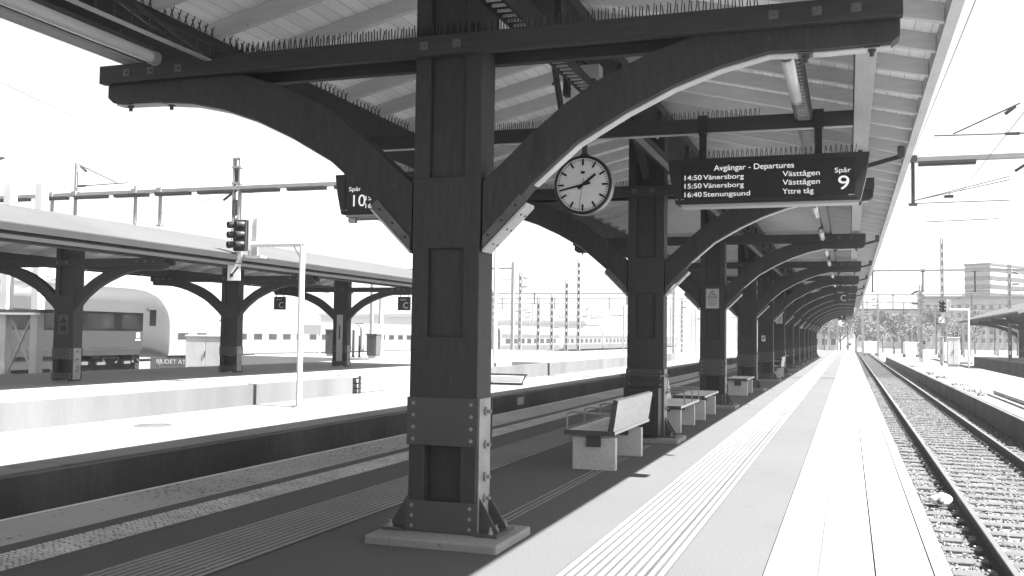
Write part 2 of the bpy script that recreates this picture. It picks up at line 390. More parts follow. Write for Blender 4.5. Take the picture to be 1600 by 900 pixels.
# ================================================================== TRACK NINE
TX = 2.19
railway = thing('railway_track', 'ballasted railway track running away along the sunlit platform', 'railway track', (TX, 0, 0))
RP = [(-.075, -.735), (.075, -.735), (.075, -.722), (.014, -.705), (.010, -.60), (.036, -.595), (.036, -.565), (.028, -.56), (-.028, -.56), (-.036, -.565), (-.036, -.595), (-.010, -.60), (-.014, -.705), (-.075, -.722)]
for s in (-1, 1):
    b = MB(); b.prism([(x + s * .7535, z) for x, z in RP], 1, -6, 240)
    b.box(s * .7535 - .027, s * .7535 + .027, -6, 240, -.5598, -.5590, 1)
    b.build('rail', ['rail_rust', 'rail_polish'], railway)
sl = MB(); sl.prism([(-1.25, -.85), (1.25, -.85), (1.25, -.755), (1.22, -.735), (-1.22, -.735), (-1.25, -.755)], 1, -.12, .12)
sl0 = sl.build('sleeper', 'sleeper', railway, bevel=.01); sl0.location = (0, 4.8, 0)
cl = MB()
CLIPS = []
for s in (-1, 1):
    for q in (-1, 1):
        cl = MB(); x = s * .7535 + q * .115
        pts = [(x + .035 * math.cos(t), .03 * math.sin(t), -.712 + .015 * math.sin(t * .5)) for t in np.linspace(.3, 5.6, 9)]
        cl.path(pts, .009, 5); cl.box(x - .05, x + .05, -.05, .05, -.735, -.722); CLIPS.append(cl.build('rail_clip', 'bolt', sl0))
for i in range(1, 100):
    s2 = sl0.copy(); C.objects.link(s2); s2.parent = railway; s2.location = (rng.normal(0, .012), 4.8 + .6 * i, rng.normal(0, .003)); s2.rotation_euler = (0, 0, rng.normal(0, .004))
    for cl0 in CLIPS: c2 = cl0.copy(); C.objects.link(c2); c2.parent = s2
b = MB()
for i in range(100, 330): b.box(-1.25, 1.25, 4.8 + .6 * i - .12, 4.8 + .6 * i + .12, -.85, -.738)
o = b.build('far_sleepers', 'sleeper', railway); o['kind'] = 'stuff'
# ballast stones
def stones(n, x0, x1, ya, yb, zb, s0, s1, pw=1.6):
    base = np.array([(1, 0, 0), (-1, 0, 0), (0, 1, 0), (0, -1, 0), (0, 0, 1), (0, 0, -1)], float)
    F = np.array([(0, 2, 4), (2, 1, 4), (1, 3, 4), (3, 0, 4), (2, 0, 5), (1, 2, 5), (3, 1, 5), (0, 3, 5)])
    yv = ya + (yb - ya) * rng.random(n) ** pw; xv = rng.uniform(x0, x1, n)
    ph = ((yv - 4.8 + .3) % .6) - .3
    on = (np.abs(ph) < .135) & (np.abs(xv - TX) < 1.25)
    keep = ~on | (rng.random(n) < .05)
    keep &= np.abs(np.abs(xv - TX) - .7535) > .10
    xv, yv, on = xv[keep], yv[keep], on[keep]; n = len(xv)
    sc = rng.uniform(s0, s1, (n, 1, 1)) * rng.uniform(.6, 1.25, (n, 6, 1)) * np.array([1, 1, .75])
    a = rng.random(n) * 6.28; ca, sa = np.cos(a)[:, None], np.sin(a)[:, None]
    V = base[None] * sc; V = V + rng.normal(0, .25, V.shape) * s0
    X = V[:, :, 0] * ca - V[:, :, 1] * sa; Y = V[:, :, 0] * sa + V[:, :, 1] * ca
    Z = V[:, :, 2] + (np.where(on, zb + .045, zb + rng.uniform(-.01, .025, n)))[:, None]
    V = np.stack([X + xv[:, None], Y + yv[:, None], Z], -1).reshape(-1, 3)
    FF = (F[None] + 6 * np.arange(n)[:, None, None]).reshape(-1, 3)
    me = bpy.data.meshes.new('ballast'); me.from_pydata(V.tolist(), [], FF.tolist()); me.materials.append(MATS['stone'])
    o = bpy.data.objects.new('ballast', me); C.objects.link(o)
    return o
tag(stones(26000, .55, 3.72, 4.5, 60, -.752, .016, .034, 1.7), 'grey crushed stone ballast between the sleepers of track nine', 'ballast', kind='stuff')
b = MB(); b.box(.52, 3.7, -6, 240, -.9, -.765); struct('ballast_bed', b, 'stone', 'bed of the sunlit track')
b = MB(); b.box(-9.44, -6.32, -8, 240, -.9, -.76); struct('ballast_bed_of_track_ten', b, 'stone', 'bed of the hidden track ten')
tag(stones(5000, -9.4, -8.9, 4, 30, -.745, .02, .04, 1.3), 'dark stones at the foot of the low platform wall in shade', 'ballast', kind='stuff')
t10 = thing('railway_track', 'sunken railway track in shade between the two platforms', 'railway track', (-8.04, 0, 0))
for s in (-1, 1):
    b = MB(); b.prism([(x + s * .7535, z) for x, z in RP], 1, -6, 240); b.build('rail', 'rail_rust', t10)

# ================================================================== CANOPY FRAMES
CXC = -2.90
def arch_pts(kx=1, kz=1):
    lo = [(.29, 2.215), (.45, 2.41), (.68, 2.635), (1.02, 2.925), (1.38, 3.13), (1.72, 3.29), (2.05, 3.405), (2.38, 3.48), (2.75, 3.515), (3.17, 3.525), (3.225, 3.57)]
    hi = [(.29, 2.71), (.45, 2.85), (.65, 3.035), (.93, 3.265), (1.20, 3.43), (1.50, 3.565), (1.80, 3.665), (2.05, 3.72), (2.38, 3.74), (2.75, 3.74), (3.225, 3.74)]
    return [(x * kx, z * kz) for x, z in lo], [(x * kx, z * kz) for x, z in hi]
def build_frame(root, kx=1.0, kz=1.0, kw=1.0, spikes=True, rich=True, top=4.60):
    """one column with its twin cross beams and curved braces; y = 0 is the column's front face"""
    H = .275 * kw; D = .30
    T = top
    zb = 3.672 * kz; zt = zb + .155
    p = lambda z: z * kz
    # shaft: two posts with filler blocks, leaving recessed panels
    sh = MB(); pw = H * .47
    for s in (-1, 1): sh.box(s * H, s * (H - pw), 0, D, .03, T)
    for a, c in ((p(.72), p(1.53)), (p(2.20), p(2.75))): sh.box(-H - .002, H + .002, -.002, D + .002, a, c)
    sh.box(-H + pw, H - pw, .04, D - .04, p(.71), T, 1); sh.box(-H + pw, H - pw, .10, D - .10, .10, p(.70), 1)
    sh.build('shaft', ['timber', 'timber'], root, bevel=.008)
    for (ya, yb) in ((-.085, -.003), (D + .003, D + .085)):
        b = MB(); b.box(-3.24 * kx, 3.24 * kx, ya, yb, zb, zt)
        cb = b.build('cross_beam', 'timber_beam', root, bevel=.007)
        if ya < 0:
            for x in (-.17 * kw, .10 * kw, 2.42 * kx, 2.70 * kx, 2.95 * kx, -2.42 * kx, -2.70 * kx, -2.95 * kx):
                q = MB(); q.box(x - .032, x + .032, ya - .007, ya, (zb + zt) / 2 - .03, (zb + zt) / 2 + .03)
                q.tube((x, ya - .022, (zb + zt) / 2), (x, ya - .006, (zb + zt) / 2), .013, n=6); q.build('bolt_plate', 'plate_mid', cb)
    lo_, hi = arch_pts(kx, kz)
    for s in (-1, 1):
        lo = [(x, z + (.045 * kz if s > 0 and .6 < x / kx < 2.5 else 0)) for x, z in lo_]
        b = MB(); b.strip([(s * x, z) for x, z in lo], [(s * x, z - .001) for x, z in hi], 1, .012, .182)
        br = b.build('curved_brace', 'timber', root, bevel=.006)
        if not rich: continue
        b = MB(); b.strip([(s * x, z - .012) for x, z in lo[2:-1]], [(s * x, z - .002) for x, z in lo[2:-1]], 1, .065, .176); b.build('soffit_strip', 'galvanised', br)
        q = MB()    # pale strap under the foot of the brace
        x0, z0, x1, z1 = .30 * kx, 2.205 * kz, .64 * kx, 2.545 * kz
        q.add([(s * x0, .0, z0 - .012), (s * x1, .0, z1 - .012), (s * x1, .20, z1 - .012), (s * x0, .20, z0 - .012), (s * x0, .0, z0 - .034), (s * x1, .0, z1 - .034), (s * x1, .20, z1 - .034), (s * x0, .20, z0 - .034)],
              [(0, 1, 2, 3), (7, 6, 5, 4), (0, 4, 5, 1), (1, 5, 6, 2), (2, 6, 7, 3), (3, 7, 4, 0)])
        q.add([(s * x0, .000, z0), (s * x1, .000, z1), (s * (x1 - .055), .000, z1 + .05), (s * x0, .000, z0 + .085), (s * x0, .010, z0), (s * x1, .010, z1), (s * (x1 - .055), .010, z1 + .05), (s * x0, .010, z0 + .085)],
              [(0, 1, 2, 3), (7, 6, 5, 4), (0, 4, 5, 1), (1, 5, 6, 2), (2, 6, 7, 3), (3, 7, 4, 0)], 1)
        for t in (.18, .5, .82):
            x, z = x0 + (x1 - x0) * t - .02, z0 + (z1 - z0) * t + .03
            q.tube((s * x, -.010, z), (s * x, .004, z), .009, n=6, mi=2)
            for yq in (.06, .16):
                xx, zz = x0 + (x1 - x0) * t, z0 + (z1 - z0) * t - .03
                q.tube((s * xx, yq, zz - .008), (s * xx, yq, zz + .002), .011, n=6, mi=2)
        q.build('brace_strap', ['galvanised', 'plate_mid', 'mark_black'] if rich else ['timber', 'timber', 'mark_black'], root)
        if rich:
            for x, z in ((2.62 * kx, 3.51 * kz), (3.05 * kx, 3.523 * kz)):
                q = MB(); q.box(s * x - .05, s * x + .05, .05, .15, z - .010, z - .003); q.tube((s * x, .10, z - .06), (s * x, .10, z - .005), .016, n=6)
                q.tube((s * x, .10, z - .03), (s * x, .10, z - .008), .028, n=6); q.build('hanger_bolt', 'steel_plate', root)
    # steel shoe: two plates front and back, side strips, gussets, foot plates, concrete pad
    for a, c in ((p(.71), p(1.07)), (.065, p(.295))):
        for (ya, yb, yr) in ((-.012, -.002, -.016), (D + .002, D + .012, D + .016)):
            b = MB()
            b.box(-H - .014, H + .014, ya, yb, a, c)
            nr = 4 if a > .5 else 3
            for s in (-1, 1):
                for k in range(nr):
                    z = a + (c - a) * (k + .5) / nr; x = s * (H - .04)
                    b.tube((x, yr - .005 if ya < 0 else yr + .005, z), (x, (ya + yb) / 2, z), .013, .016, n=8, mi=1)
            b.build('steel_shoe_plate', ['steel_plate', 'bolt'], root, bevel=.003)
    for s in (-1, 1):
        b = MB(); b.box(s * (H + .002), s * (H + .013), .03, D - .03, .065, p(1.07))
        st = b.build('side_strip', 'steel_strip', root, bevel=.002)
        for z in (p(.22) + .1, p(.48), p(.72), p(.97)):
            q = MB(); q.tube((s * (H + .010), D / 2, z), (s * (H + .03), D / 2, z), .035, n=6); q.tube((s * (H + .03), D / 2, z), (s * (H + .06), D / 2, z), .014, n=8); q.build('bolt', 'bolt', st)
        if not rich: continue
        q = MB()
        for y in (.05, D - .05):
            pts = [(s * (H + .016), .085), (s * (H + .016), .33), (s * (H + .17), .085)]
            q.prism(pts, 1, y - .006, y + .006)
        q.box(s * (H + .016), s * (H + .19), -.05, D + .05, .062, .085)
        for y in (.11, D + .01, -.02):
            q.tube((s * (H + .13), y, .085), (s * (H + .13), y, .105), .02, n=6, mi=1); q.tube((s * (H + .13), y, .105), (s * (H + .13), y, .135), .01, n=6, mi=1)
        q.build('gusset_foot', ['steel_plate', 'bolt'], root, bevel=.002)
    if rich: b = MB(); b.box(-H - .22, H + .27, -.28, D + .22, -.02, .062); b.build('concrete_pad', 'pad_concrete', root, bevel=.015)
    if spikes:
        add_spikes(root, [((-2.25 * kx, -.045, zt), (2.35 * kx, -.045, zt))])
def add_spikes(root, segs, pitch=.025, h=.088):
    b = MB()
    for a, c in segs:
        a = Vector(a); c = Vector(c); L = (c - a).length; n = int(L / pitch); d = (c - a).normalized(); sd_ = d.cross(Vector((0, 0, 1)))
        b.bar(a + Vector((0, 0, .004)), c + Vector((0, 0, .004)), .022, .008)
        for i in range(n):
            q = a + d * (i + .5) * pitch
            lean = sd_ * (.035 if i % 2 else -.02) + d * ((.014 if i % 2 else -.008) + rng.normal(0, .003))
            b.tube(q, q + Vector((0, 0, h * rng.uniform(.9, 1.05))) + lean, .0055, .0048, n=4, smooth=False)
    b.build('bird_spikes', 'spike', root, fix=False)

FY = [6.9, 14.7, 22.4, 30.3, 37.2, 44.1, 51.0, 57.4, 64.0, 70.6, 76.6, 82.6, 88.6]
FL = ['nearest dark timber canopy column with curved braces, filling the middle of the view',
      'second dark canopy column, with the black cabinet at its foot and a bench before it',
      'third dark canopy column, carrying the white triangle warning sign',
      'fourth dark canopy column, beyond the backless pair of benches',
      'fifth dark canopy column, with the small white notice on its shaft',
      'sixth dark canopy column, carrying a pale warning panel beyond the far bench',
      'seventh dark canopy column along the platform', 'eighth dark canopy column along the platform',
      'ninth dark canopy column along the platform, carrying a distant pale panel', 'tenth dark canopy column along the platform', 'eleventh dark canopy column along the platform',
      'twelfth dark canopy column along the platform', 'thirteenth and last dark canopy column at the platform end']
fr0 = thing('canopy_column', FL[0], 'canopy column', (CXC, FY[0], 0), 0, 'timber columns of the near canopy')
build_frame(fr0)
for y, lab in zip(FY[1:], FL[1:]): dup(fr0, (CXC, y, 0), None, lab)

# ---- roof of the near canopy
SL = .24
def zr(dx): return 5.125 - SL * abs(dx)         # underside of the rafters
def build_roof(root, y0, y1, half, z_ridge, slope, step, rich=True, beam_dx=(2.95, 3.11), beam_z=None, nmax=100):
    zz = lambda dx: z_ridge - slope * abs(dx)
    rh = .165
    # boarding and roofing
    d = MB(); t = MB(); e = half
    for s in (-1, 1):
        d.add([(s * 0.0, y0, zz(0) + rh), (s * e, y0, zz(e) + rh), (s * e, y1, zz(e) + rh), (s * 0.0, y1, zz(0) + rh),
               (s * 0.0, y0, zz(0) + rh + .03), (s * e, y0, zz(e) + rh + .03), (s * e, y1, zz(e) + rh + .03), (s * 0.0, y1, zz(0) + rh + .03)],
              [(0, 3, 2, 1), (4, 5, 6, 7), (0, 1, 5, 4), (1, 2, 6, 5), (2, 3, 7, 6), (3, 0, 4, 7)])
        e2 = e + .05
        t.add([(0, y0 - .05, zz(0) + rh + .034), (s * e2, y0 - .05, zz(e2) + rh + .034), (s * e2, y1 + .05, zz(e2) + rh + .034), (0, y1 + .05, zz(0) + rh + .034),
               (0, y0 - .05, zz(0) + rh + .055), (s * e2, y0 - .05, zz(e2) + rh + .055), (s * e2, y1 + .05, zz(e2) + rh + .055), (0, y1 + .05, zz(0) + rh + .055)],
              [(0, 3, 2, 1), (4, 5, 6, 7), (0, 1, 5, 4), (1, 2, 6, 5), (2, 3, 7, 6), (3, 0, 4, 7)])
    d.build('ceiling_boards', 'deck', root); 
    n = 0; y = y0 + .02
    while y < y1 - .6:       # standing seams
        y += .9
    t.build('roofing', 'roofing', root)
    # rafters
    def raf(b, yy):
        for s in (-1, 1):
            a, c = .0, half - .10
            w = .035
            b.add([(s * a, yy - w, zz(a)), (s * c, yy - w, zz(c)), (s * c, yy + w, zz(c)), (s * a, yy + w, zz(a)),
                   (s * a, yy - w, zz(a) + rh - .002), (s * c, yy - w, zz(c) + rh - .002), (s * c, yy + w, zz(c) + rh - .002), (s * a, yy + w, zz(a) + rh - .002)],
                  [(0, 3, 2, 1), (4, 5, 6, 7), (0, 1, 5, 4), (1, 2, 6, 5), (2, 3, 7, 6), (3, 0, 4, 7)])
    ys = list(np.arange(y0 + .45, y1, step))
    b = MB(); raf(b, 0); r0 = b.build('rafter', 'rafter', root); r0.location = (0, ys[0], 0)
    for yy in ys[1:nmax]:
        c = r0.copy(); C.objects.link(c); c.parent = root; c.location = (0, yy, 0)
    if len(ys) > nmax:
        b = MB()
        for yy in ys[nmax:]: raf(b, yy)
        o = b.build('far_rafters', 'rafter', root); o['kind'] = 'stuff'
    # eave boards
    for s in (-1, 1):
        b = MB(); b.box(s * (half - .095), s * (half + .0), y0, y1, zz(half) + .01, zz(half) + rh - .004)
        b.build('eave_board', 'rafter' if rich else 'timber_dark', root)
    # edge beams
    if beam_z:
        for s in (-1, 1):
            b = MB(); y = y0; k = 0
            while y < y1:
                L = min(7.8, y1 - y); b.box(s * beam_dx[0], s * beam_dx[1], y + .003, y + L - .003, beam_z[0] + .024, beam_z[1]); y += L
            eb = b.build('edge_beam', 'timber_long', root, bevel=.006)
            if rich:
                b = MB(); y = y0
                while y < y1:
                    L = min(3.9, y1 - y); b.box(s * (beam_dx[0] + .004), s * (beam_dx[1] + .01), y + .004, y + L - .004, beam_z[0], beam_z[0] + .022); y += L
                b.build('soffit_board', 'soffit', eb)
    b = MB(); b.box(-.10, .10, y0, y1, z_ridge - .46, z_ridge - .02); b.build('ridge_beam', 'timber_long', root, bevel=.006)
roof = thing('station_canopy', 'long timber canopy roof with pale boarded underside over the near platform', 'canopy', (CXC, 0, 0))
build_roof(roof, -4.0, 91.0, 3.77, 5.125, SL, .895, beam_z=(3.875, 4.40))
for s in (-1, 1):       # side boards, posts and rails that brace the ridge beam
    b = MB(); y = -1.6
    b.box(s * .30, s * .36, -4, 91, 4.78, 4.90)
    while y < 90:
        b.box(s * .30, s * .36, y - .07, y + .07, 4.45, 4.78); y += 2.6
    b.build('ridge_rail', 'timber_long', roof)
    add = [((s * 2.86, 7.4, 4.02), (s * 2.86, 14.4, 4.02))]
for k in range(len(FY) - 1):
    for s in (-1, 1):
        for q in (0, 1):
            ya = FY[k] + .3 if q == 0 else FY[k + 1]; yb = ya + (1.1 if q == 0 else -1.1)
            if s > 0: b = MB(); b.bar((.0, ya, 3.98), (.0, yb, 4.62), .09, .12); b.build('knee_brace', 'timber', roof)
add_spikes(roof, [((-2.965, -3, 4.402), (-2.965, 30, 4.402))], pitch=.05, h=.11)

# intermediate beams that carry clock, signs and lights
def inter_beam(y, label, spikes):
    t = thing('sign_beam', label, 'beam', (CXC, y, 0), 0, 'sign beams between the columns')
    b = MB(); b.box(-2.945, 2.945, -.05, .05, 3.775, 3.93); b.build('beam', 'timber_beam', t, bevel=.006)
    b = MB(); b.box(-2.94, 2.94, -.03, .03, 3.765, 3.774)
    for x in (-.9, .9): b.tube((x, 0, 3.745), (x, 0, 3.765), .018, n=6)
    b.build('beam_strip', 'galvanised', t)
    if spikes: add_spikes(t, [((-2.0, 0, 3.93), (2.0, 0, 3.93))])
    return t
inter_beam(10.75, 'dark horizontal beam carrying the clock and the departure boards', True)

# cable ladders and tube lights
def ladder(name, x, y0, y1, z, label, w=.16, vertical=False):
    b = MB()
    if vertical:
        for dz in (0, .13): b.box(x - .005, x + .005, y0, y1, z + dz - .006, z + dz + .006, 2)
        for y in np.arange(y0 + .1, y1, .19): b.box(x - .006, x + .006, y - .006, y + .006, z, z + .13, 2)
        b.box(x - .03, x + .03, y0, y1, z - .012, z - .002)
    else:
        for dx in (-w / 2, w / 2): b.box(x + dx - .012, x + dx + .012, y0, y1, z - .025, z + .045, 1)
        for y in np.arange(y0 + .05, y1, .12): b.box(x - w / 2, x + w / 2, y - .012, y + .012, z - .012, z + .006)
        for dx in (-.05, -.02, .015, .05): b.tube((x + dx, y0, z + .02), (x + dx, y1, z + .02), .011, n=6, mi=1)
    return tag(b.build(name, ['galvanised', 'mark_black', 'steel_plate']), label, 'cable ladder', 'cable ladders under the canopy', 'thing')
ladder('cable_ladder', -2.41, 1.0, 60, 3.965, 'cable ladder running past the column tops on the cross beams', .15)
ladder('cable_ladder', -.44, 7.3, 60, 3.86, 'narrow cable ladder above the tube lights beside the track nine eave', .15)
lt = ladder('cable_ladder', -5.02, -2, 6.85, 3.80, 'upright wire cable ladder beside the tube light at top left', vertical=True)
b = MB(); b.bar((-5.02, 6.75, 3.82), (-5.5, 6.2, 4.26), .03, .02); b.bar((-5.02, 6.35, 3.82), (-5.5, 5.8, 4.26), .03, .02); b.bar((-5.5, 5.8, 4.26), (-5.5, 6.2, 4.26), .03, .02); b.build('bracket', 'steel_plate', lt)
def tube_light(x, y, L, z, label, first=[None]):
    if first[0] is None:
        t = thing('tube_light', label, 'tube light', (x, y, z), 0, 'tube lights under the canopy')
        b = MB(); rr = .052; prof = [(0.0, 0), (rr * .7, .006), (rr, .03), (rr, L - .03), (rr * .7, L - .006), (0, L)]
        b.lathe(prof, (0, 0, 0), 'Y', 16); b.build('tube_cover', 'tube_cover', t)
        b = MB(); b.box(-.035, .035, .04, L - .04, .045, .075); b.tube((0, .25, .07), (0, .25, .12), .008, n=6); b.tube((0, L - .25, .07), (0, L - .25, .12), .008, n=6); b.build('tray', 'steel_plate', t)
        for yq in (.0, L - .05): b = MB(); b.lathe([(rr + .004, yq), (rr + .004, yq + .05)], (0, 0, 0), 'Y', 16); b.build('end_ring', 'case_grey', t)
        first[0] = t; return t
    q = dup(first[0], (x, y, z), None, label); q.scale = (1, 1, 1); return q
tl = tube_light(-5.27, 4.0, 1.5, 3.73, 'long pale tube light under the left edge beam at top left')
tube_light(-.45, 7.75, 1.5, 3.73, 'pale tube light hanging beyond the nearest right brace')
LBL = ['pale tube light hanging just beyond the departure board of track nine', 'small tube light above the third right brace', 'tube light seen below the fourth cross beam', 'fourth small tube light along the right eave', 'fifth small tube light along the right eave', 'sixth small tube light along the right eave']
tl.scale = (1, 1.65, 1)
for k, y in enumerate((16.4, 20.4, 24.6, 28.2, 34, 40)): tube_light(-.53, y, 1.5, 3.70, LBL[k])

# ---- clock
ck = thing('station_clock', 'round white station clock with black bars for hours hanging under the canopy', 'clock', (-2.83, 10.75, 3.25))
RC = .315
b = MB(); b.lathe([(RC - .012, -.075), (RC + .008, -.082), (RC + .02, -.06), (RC + .022, .06), (RC + .008, .082), (RC - .012, .075)], (0, 0, 0), 'Y', 48); b.build('case', 'case_grey', ck)
b = MB(); b.lathe([(RC - .014, -.076), (RC + .009, -.0835), (RC + .021, -.062)], (0, 0, 0), 'Y', 48); b.build('bezel', 'black_paint', ck)
b = MB(); b.lathe([(0, -.066), (RC - .008, -.066)], (0, 0, 0), 'Y', 48, smooth=False); b.lathe([(0, .066), (RC - .008, .066)], (0, 0, 0), 'Y', 48, smooth=False); b.build('dial', 'dial', ck)
def hand_poly(b, ang, r0, r1, w0, w1, y):
    ca, sa = math.sin(ang), math.cos(ang)
    P = lambda rr, w: (rr * ca + w * sa, rr * sa - w * ca)
    b.prism([P(r0, -w0), P(r1, -w1), P(r1, w1), P(r0, w0)], 1, y, y + .003)
b = MB()
for i in range(60):
    a = i * math.pi / 30
    if i % 5 == 0: hand_poly(b, a, RC * .70, RC * .93, .011, .011, -.071)
    else: hand_poly(b, a, RC * .86, RC * .92, .0035, .0035, -.071)
b.box(-.022, .022, -.071, -.068, .125, .155)
b.build('dial_marks', 'mark_black', ck)
b = MB(); hand_poly(b, math.radians(51.5), -.07, RC * .60, .018, .013, -.076); b.build('hour_hand', 'mark_black', ck)
b = MB(); hand_poly(b, math.radians(257), -.09, RC * .88, .014, .009, -.080); b.build('minute_hand', 'mark_black', ck)
b = MB(); hand_poly(b, math.radians(188), -.08, RC * .90, .0022, .0018, -.084); b.build('second_hand', 'steel_plate', ck)
b = MB(); b.tube((0, 0, RC + .01), (0, 0, .53), .033, n=12); b.lathe([(.0, RC + .01), (.06, RC + .012), (.05, RC + .04), (.0, RC + .045)], (0, 0, 0), 'Z', 16); b.build('hanger_pole', 'steel_plate', ck)

# strut, small speaker box and loose conduit near the ladder
b = MB(); b.tube((-3.02, 10.1, 4.55), (-3.06, 10.70, 3.90), .035, n=8)
tag(b.build('strut', 'black_paint'), 'slanting dark strut between cable ladder and clock beam', 'strut', kind='thing')
sp = thing('junction_box', 'small grey box with dark panel fixed to the ridge beam above the clock', 'box', (-2.72, 10.6, 4.42))
b = MB(); b.box(-.11, .11, -.09, .09, 0, .15); b.build('housing', 'sign_grey', sp, bevel=.01)
b = MB(); b.box(-.075, .05, -.06, .06, -.004, .002); b.build('grille', 'mark_black', sp)
b = MB(); b.path([(-.02, 0, .15), (-.12, .0, .22), (-.28, 0, .20), (-.40, .05, .10), (-.47, .05, -.02)], .012, 6); b.build('conduit', 'mark_black', sp)

# ---- departure boards
def board(x0, x1, name_label, left):
    t = thing('departure_board', name_label, 'departure board', ((x0 + x1) / 2, 10.62, 0), 0, 'departure boards')
    cx = (x0 + x1) / 2; h = (x1 - x0) / 2
    zt_, zb_ = 3.475, 2.985
    b = MB()
    pr = [(-h, zb_ + .01), (-h + .015, zb_), (h - .015, zb_), (h, zb_ + .01), (h + .025, zb_ + .12), (h + .055, zb_ + .25), (h + .085, zt_ - .02), (h + .08, zt_), (-h - .08, zt_), (-h - .085, zt_ - .02), (-h - .055, zb_ + .25), (-h - .025, zb_ + .12)]
    b.prism(pr, 1, .0, .26); b.build('housing', 'black_paint', t, bevel=.004)
    b = MB(); b.box(-h + .06, h - .06, -.004, -.0005, zb_ + .045, zt_ - .05); scr = b.build('screen', 'screen', t)
    b = MB(); b.box(-h + .03, h - .03, -.012, -.001, zt_ - .048, zt_ - .03); b.box(-h + .03, h - .03, -.012, -.001, zb_ + .026, zb_ + .043)
    b.box(-h + .03, -h + .058, -.012, -.001, zb_ + .044, zt_ - .049); b.box(h - .058, h - .03, -.012, -.001, zb_ + .044, zt_ - .049); b.build('bezel', 'black_paint', t)
    b = MB(); b.box(-h + .06, h - .02, .02, .24, zb_ - .03, zb_ - .002); b.build('underside_tray', 'sign_grey', t)
    b = MB()
    for s in (-1, 1): b.box(s * (h - .06) - .06, s * (h - .06) + .03, -.0085, -.005, zb_ + .048, zb_ + .056)
    b.build('maker_strip', 'sign_grey', t)
    for xh in ((-1.50 - cx, -.30 - cx) if not left else (-5.6 - cx, -4.3 - cx)):
        b = MB(); b.box(xh - .038, xh + .038, .10, .16, zt_ + .0005, 3.80); b.box(xh - .055, xh + .055, .07, .19, 3.765, 3.96); b.build('hanger', 'black_paint', t, bevel=.004)
    add_spikes(t, [((-h, .05, zt_), (h - .04, .05, zt_))], h=.09)
    return t, cx
bd, cx = board(-1.775, .118, 'black departure board for track 9 hanging right of the clock', False)
L = lambda s, x, z, size, w=None, nm='lettering': text(s, x - cx, -.0065, z, size, bd, width=w, name=nm)
L('Avgångar - Departures', -1.365, 3.338, .085, .825)
for i, (tm, nm, op) in enumerate((('14:50', 'Vänersborg', 'Västtågen'), ('15:50', 'Vänersborg', 'Västtågen'), ('16:40', 'Stenungsund', 'Yttre tåg'))):
    z = (3.245, 3.155, 3.061)[i]
    L(tm, -1.695, z, .075, .182); L(nm, -1.478, z, .075, .426 if i < 2 else .487); L(op, -.655, z + .004, .079, .372 if i < 2 else .310)
L('Spår', -.140, 3.268, .072, .158); L('9', -.112, 3.092, .205, .108)
bd2, cx2 = board(-5.85, -4.05, 'black departure board for track 10 half hidden behind the left brace', True)
L2 = lambda s, x, z, size, w=None: text(s, x - cx2, -.0065, z, size, bd2, width=w)
L2('Spår', -5.745, 3.268, .072, .165); L2('10', -5.725, 3.082, .20, .165)
for i, tm in enumerate(('14:20', '15:20', '16:20')): L2(tm, -5.535, (3.245, 3.150, 3.055)[i], .079, .205)
b = MB(); b.tube((.06 - .90, .1, 2.93), (.5 - .9, .1, 2.93), .012, n=6); b.box(-.82, -.74, .07, .13, 2.89, 2.95); b.box(-.42, -.34, .07, .13, 2.90, 2.95); b.tube((-.84, .1, 2.90), (-.84, .1, 2.99), .01, n=6); b.build('fixing_rod', 'case_grey', bd2)

# small camera arms at the eave
arm0 = None
for k, y in enumerate((12.75, 23.5, 31.0, 38.0, 45.0, 51.6)):
    lab = ['first', 'second', 'third', 'fourth', 'fifth', 'sixth'][k] + ' dark bracket arm sticking out past the cross beams at the right eave'
    if arm0 is None:
        arm0 = thing('bracket_arm', lab, 'bracket', (.24, y, 3.70), 0, 'bracket arms at the right eave')
        b = MB(); b.bar((-.1, 0, -.04), (.36, 0, .08), .05, .05); b.box(-.13, -.08, -.03, .03, -.05, .19); b.build('arm', 'black_paint', arm0)
        b = MB(); b.box(.32, .40, -.05, .05, .06, .20); b.build('end_plate', 'black_paint', arm0)
    else: dup(arm0, (.24, y, 3.70), None, lab)

# ---- benches
def make_bench(label, back=True, rails=True):
    t = thing('bench', label, 'bench', (0, 0, 0), 0, 'benches on the near platform')
    for y in (.03, 1.53):
        b = MB(); b.box(-.51, 0, y, y + .10, 0, .375); b.build('stone_block', 'bench_stone', t, bevel=.006)
    b = MB(); b.box(-.34, -.17, .0, 1.66, .345, .412, 0); b.box(-.34, -.17, .0, .027, .27, .345, 0); b.box(-.34, -.17, .133, .15, .27, .345); b.box(-.34, -.17, 1.51, 1.528, .27, .345); b.build('under_bracket', 'bench_dark', t, bevel=.003)
    b = MB(); 
    for i in range(4):
        a = -.575 + i * .1465; b.box(a, a + .140, -.05, 2.05, .414, .455)
    s = b.build('seat', 'bench_wood', t, bevel=.008)
    for ya, yb in ((-.062, -.0515), (2.0515, 2.062)): b = MB(); b.box(-.585, .012, ya, yb, .405, .462); b.build('seat_end', 'bench_dark', t, bevel=.002)
    if back:
        prof = [(-.075, .457), (-.012, .44), (.008, .55), (.026, .68), (.045, .81), (-.008, .825), (-.036, .68), (-.057, .55)]
        b = MB(); b.prism(prof, 1, -.045, 2.045); b.build('backrest', 'bench_wood', t, bevel=.008)
        for y0, y1 in ((-.0525, -.0455), (2.0455, 2.0525)):
            b = MB(); b.prism(prof, 1, y0, y1); b.build('backrest_end', 'bench_dark', t)
    if rails:
        for y in (-.02, .78, 1.60):
            b = MB(); b.path([(-.565, y, .45), (-.565, y, .645), (-.50, y, .665), (-.06, y, .655)], .011, 8); b.build('armrest', 'steel_strip', t)
    return t
bench = make_bench('nearest bench, its pale curved back turned to the sunlit platform')
bench.location = (-2.55, 11.18, 0)
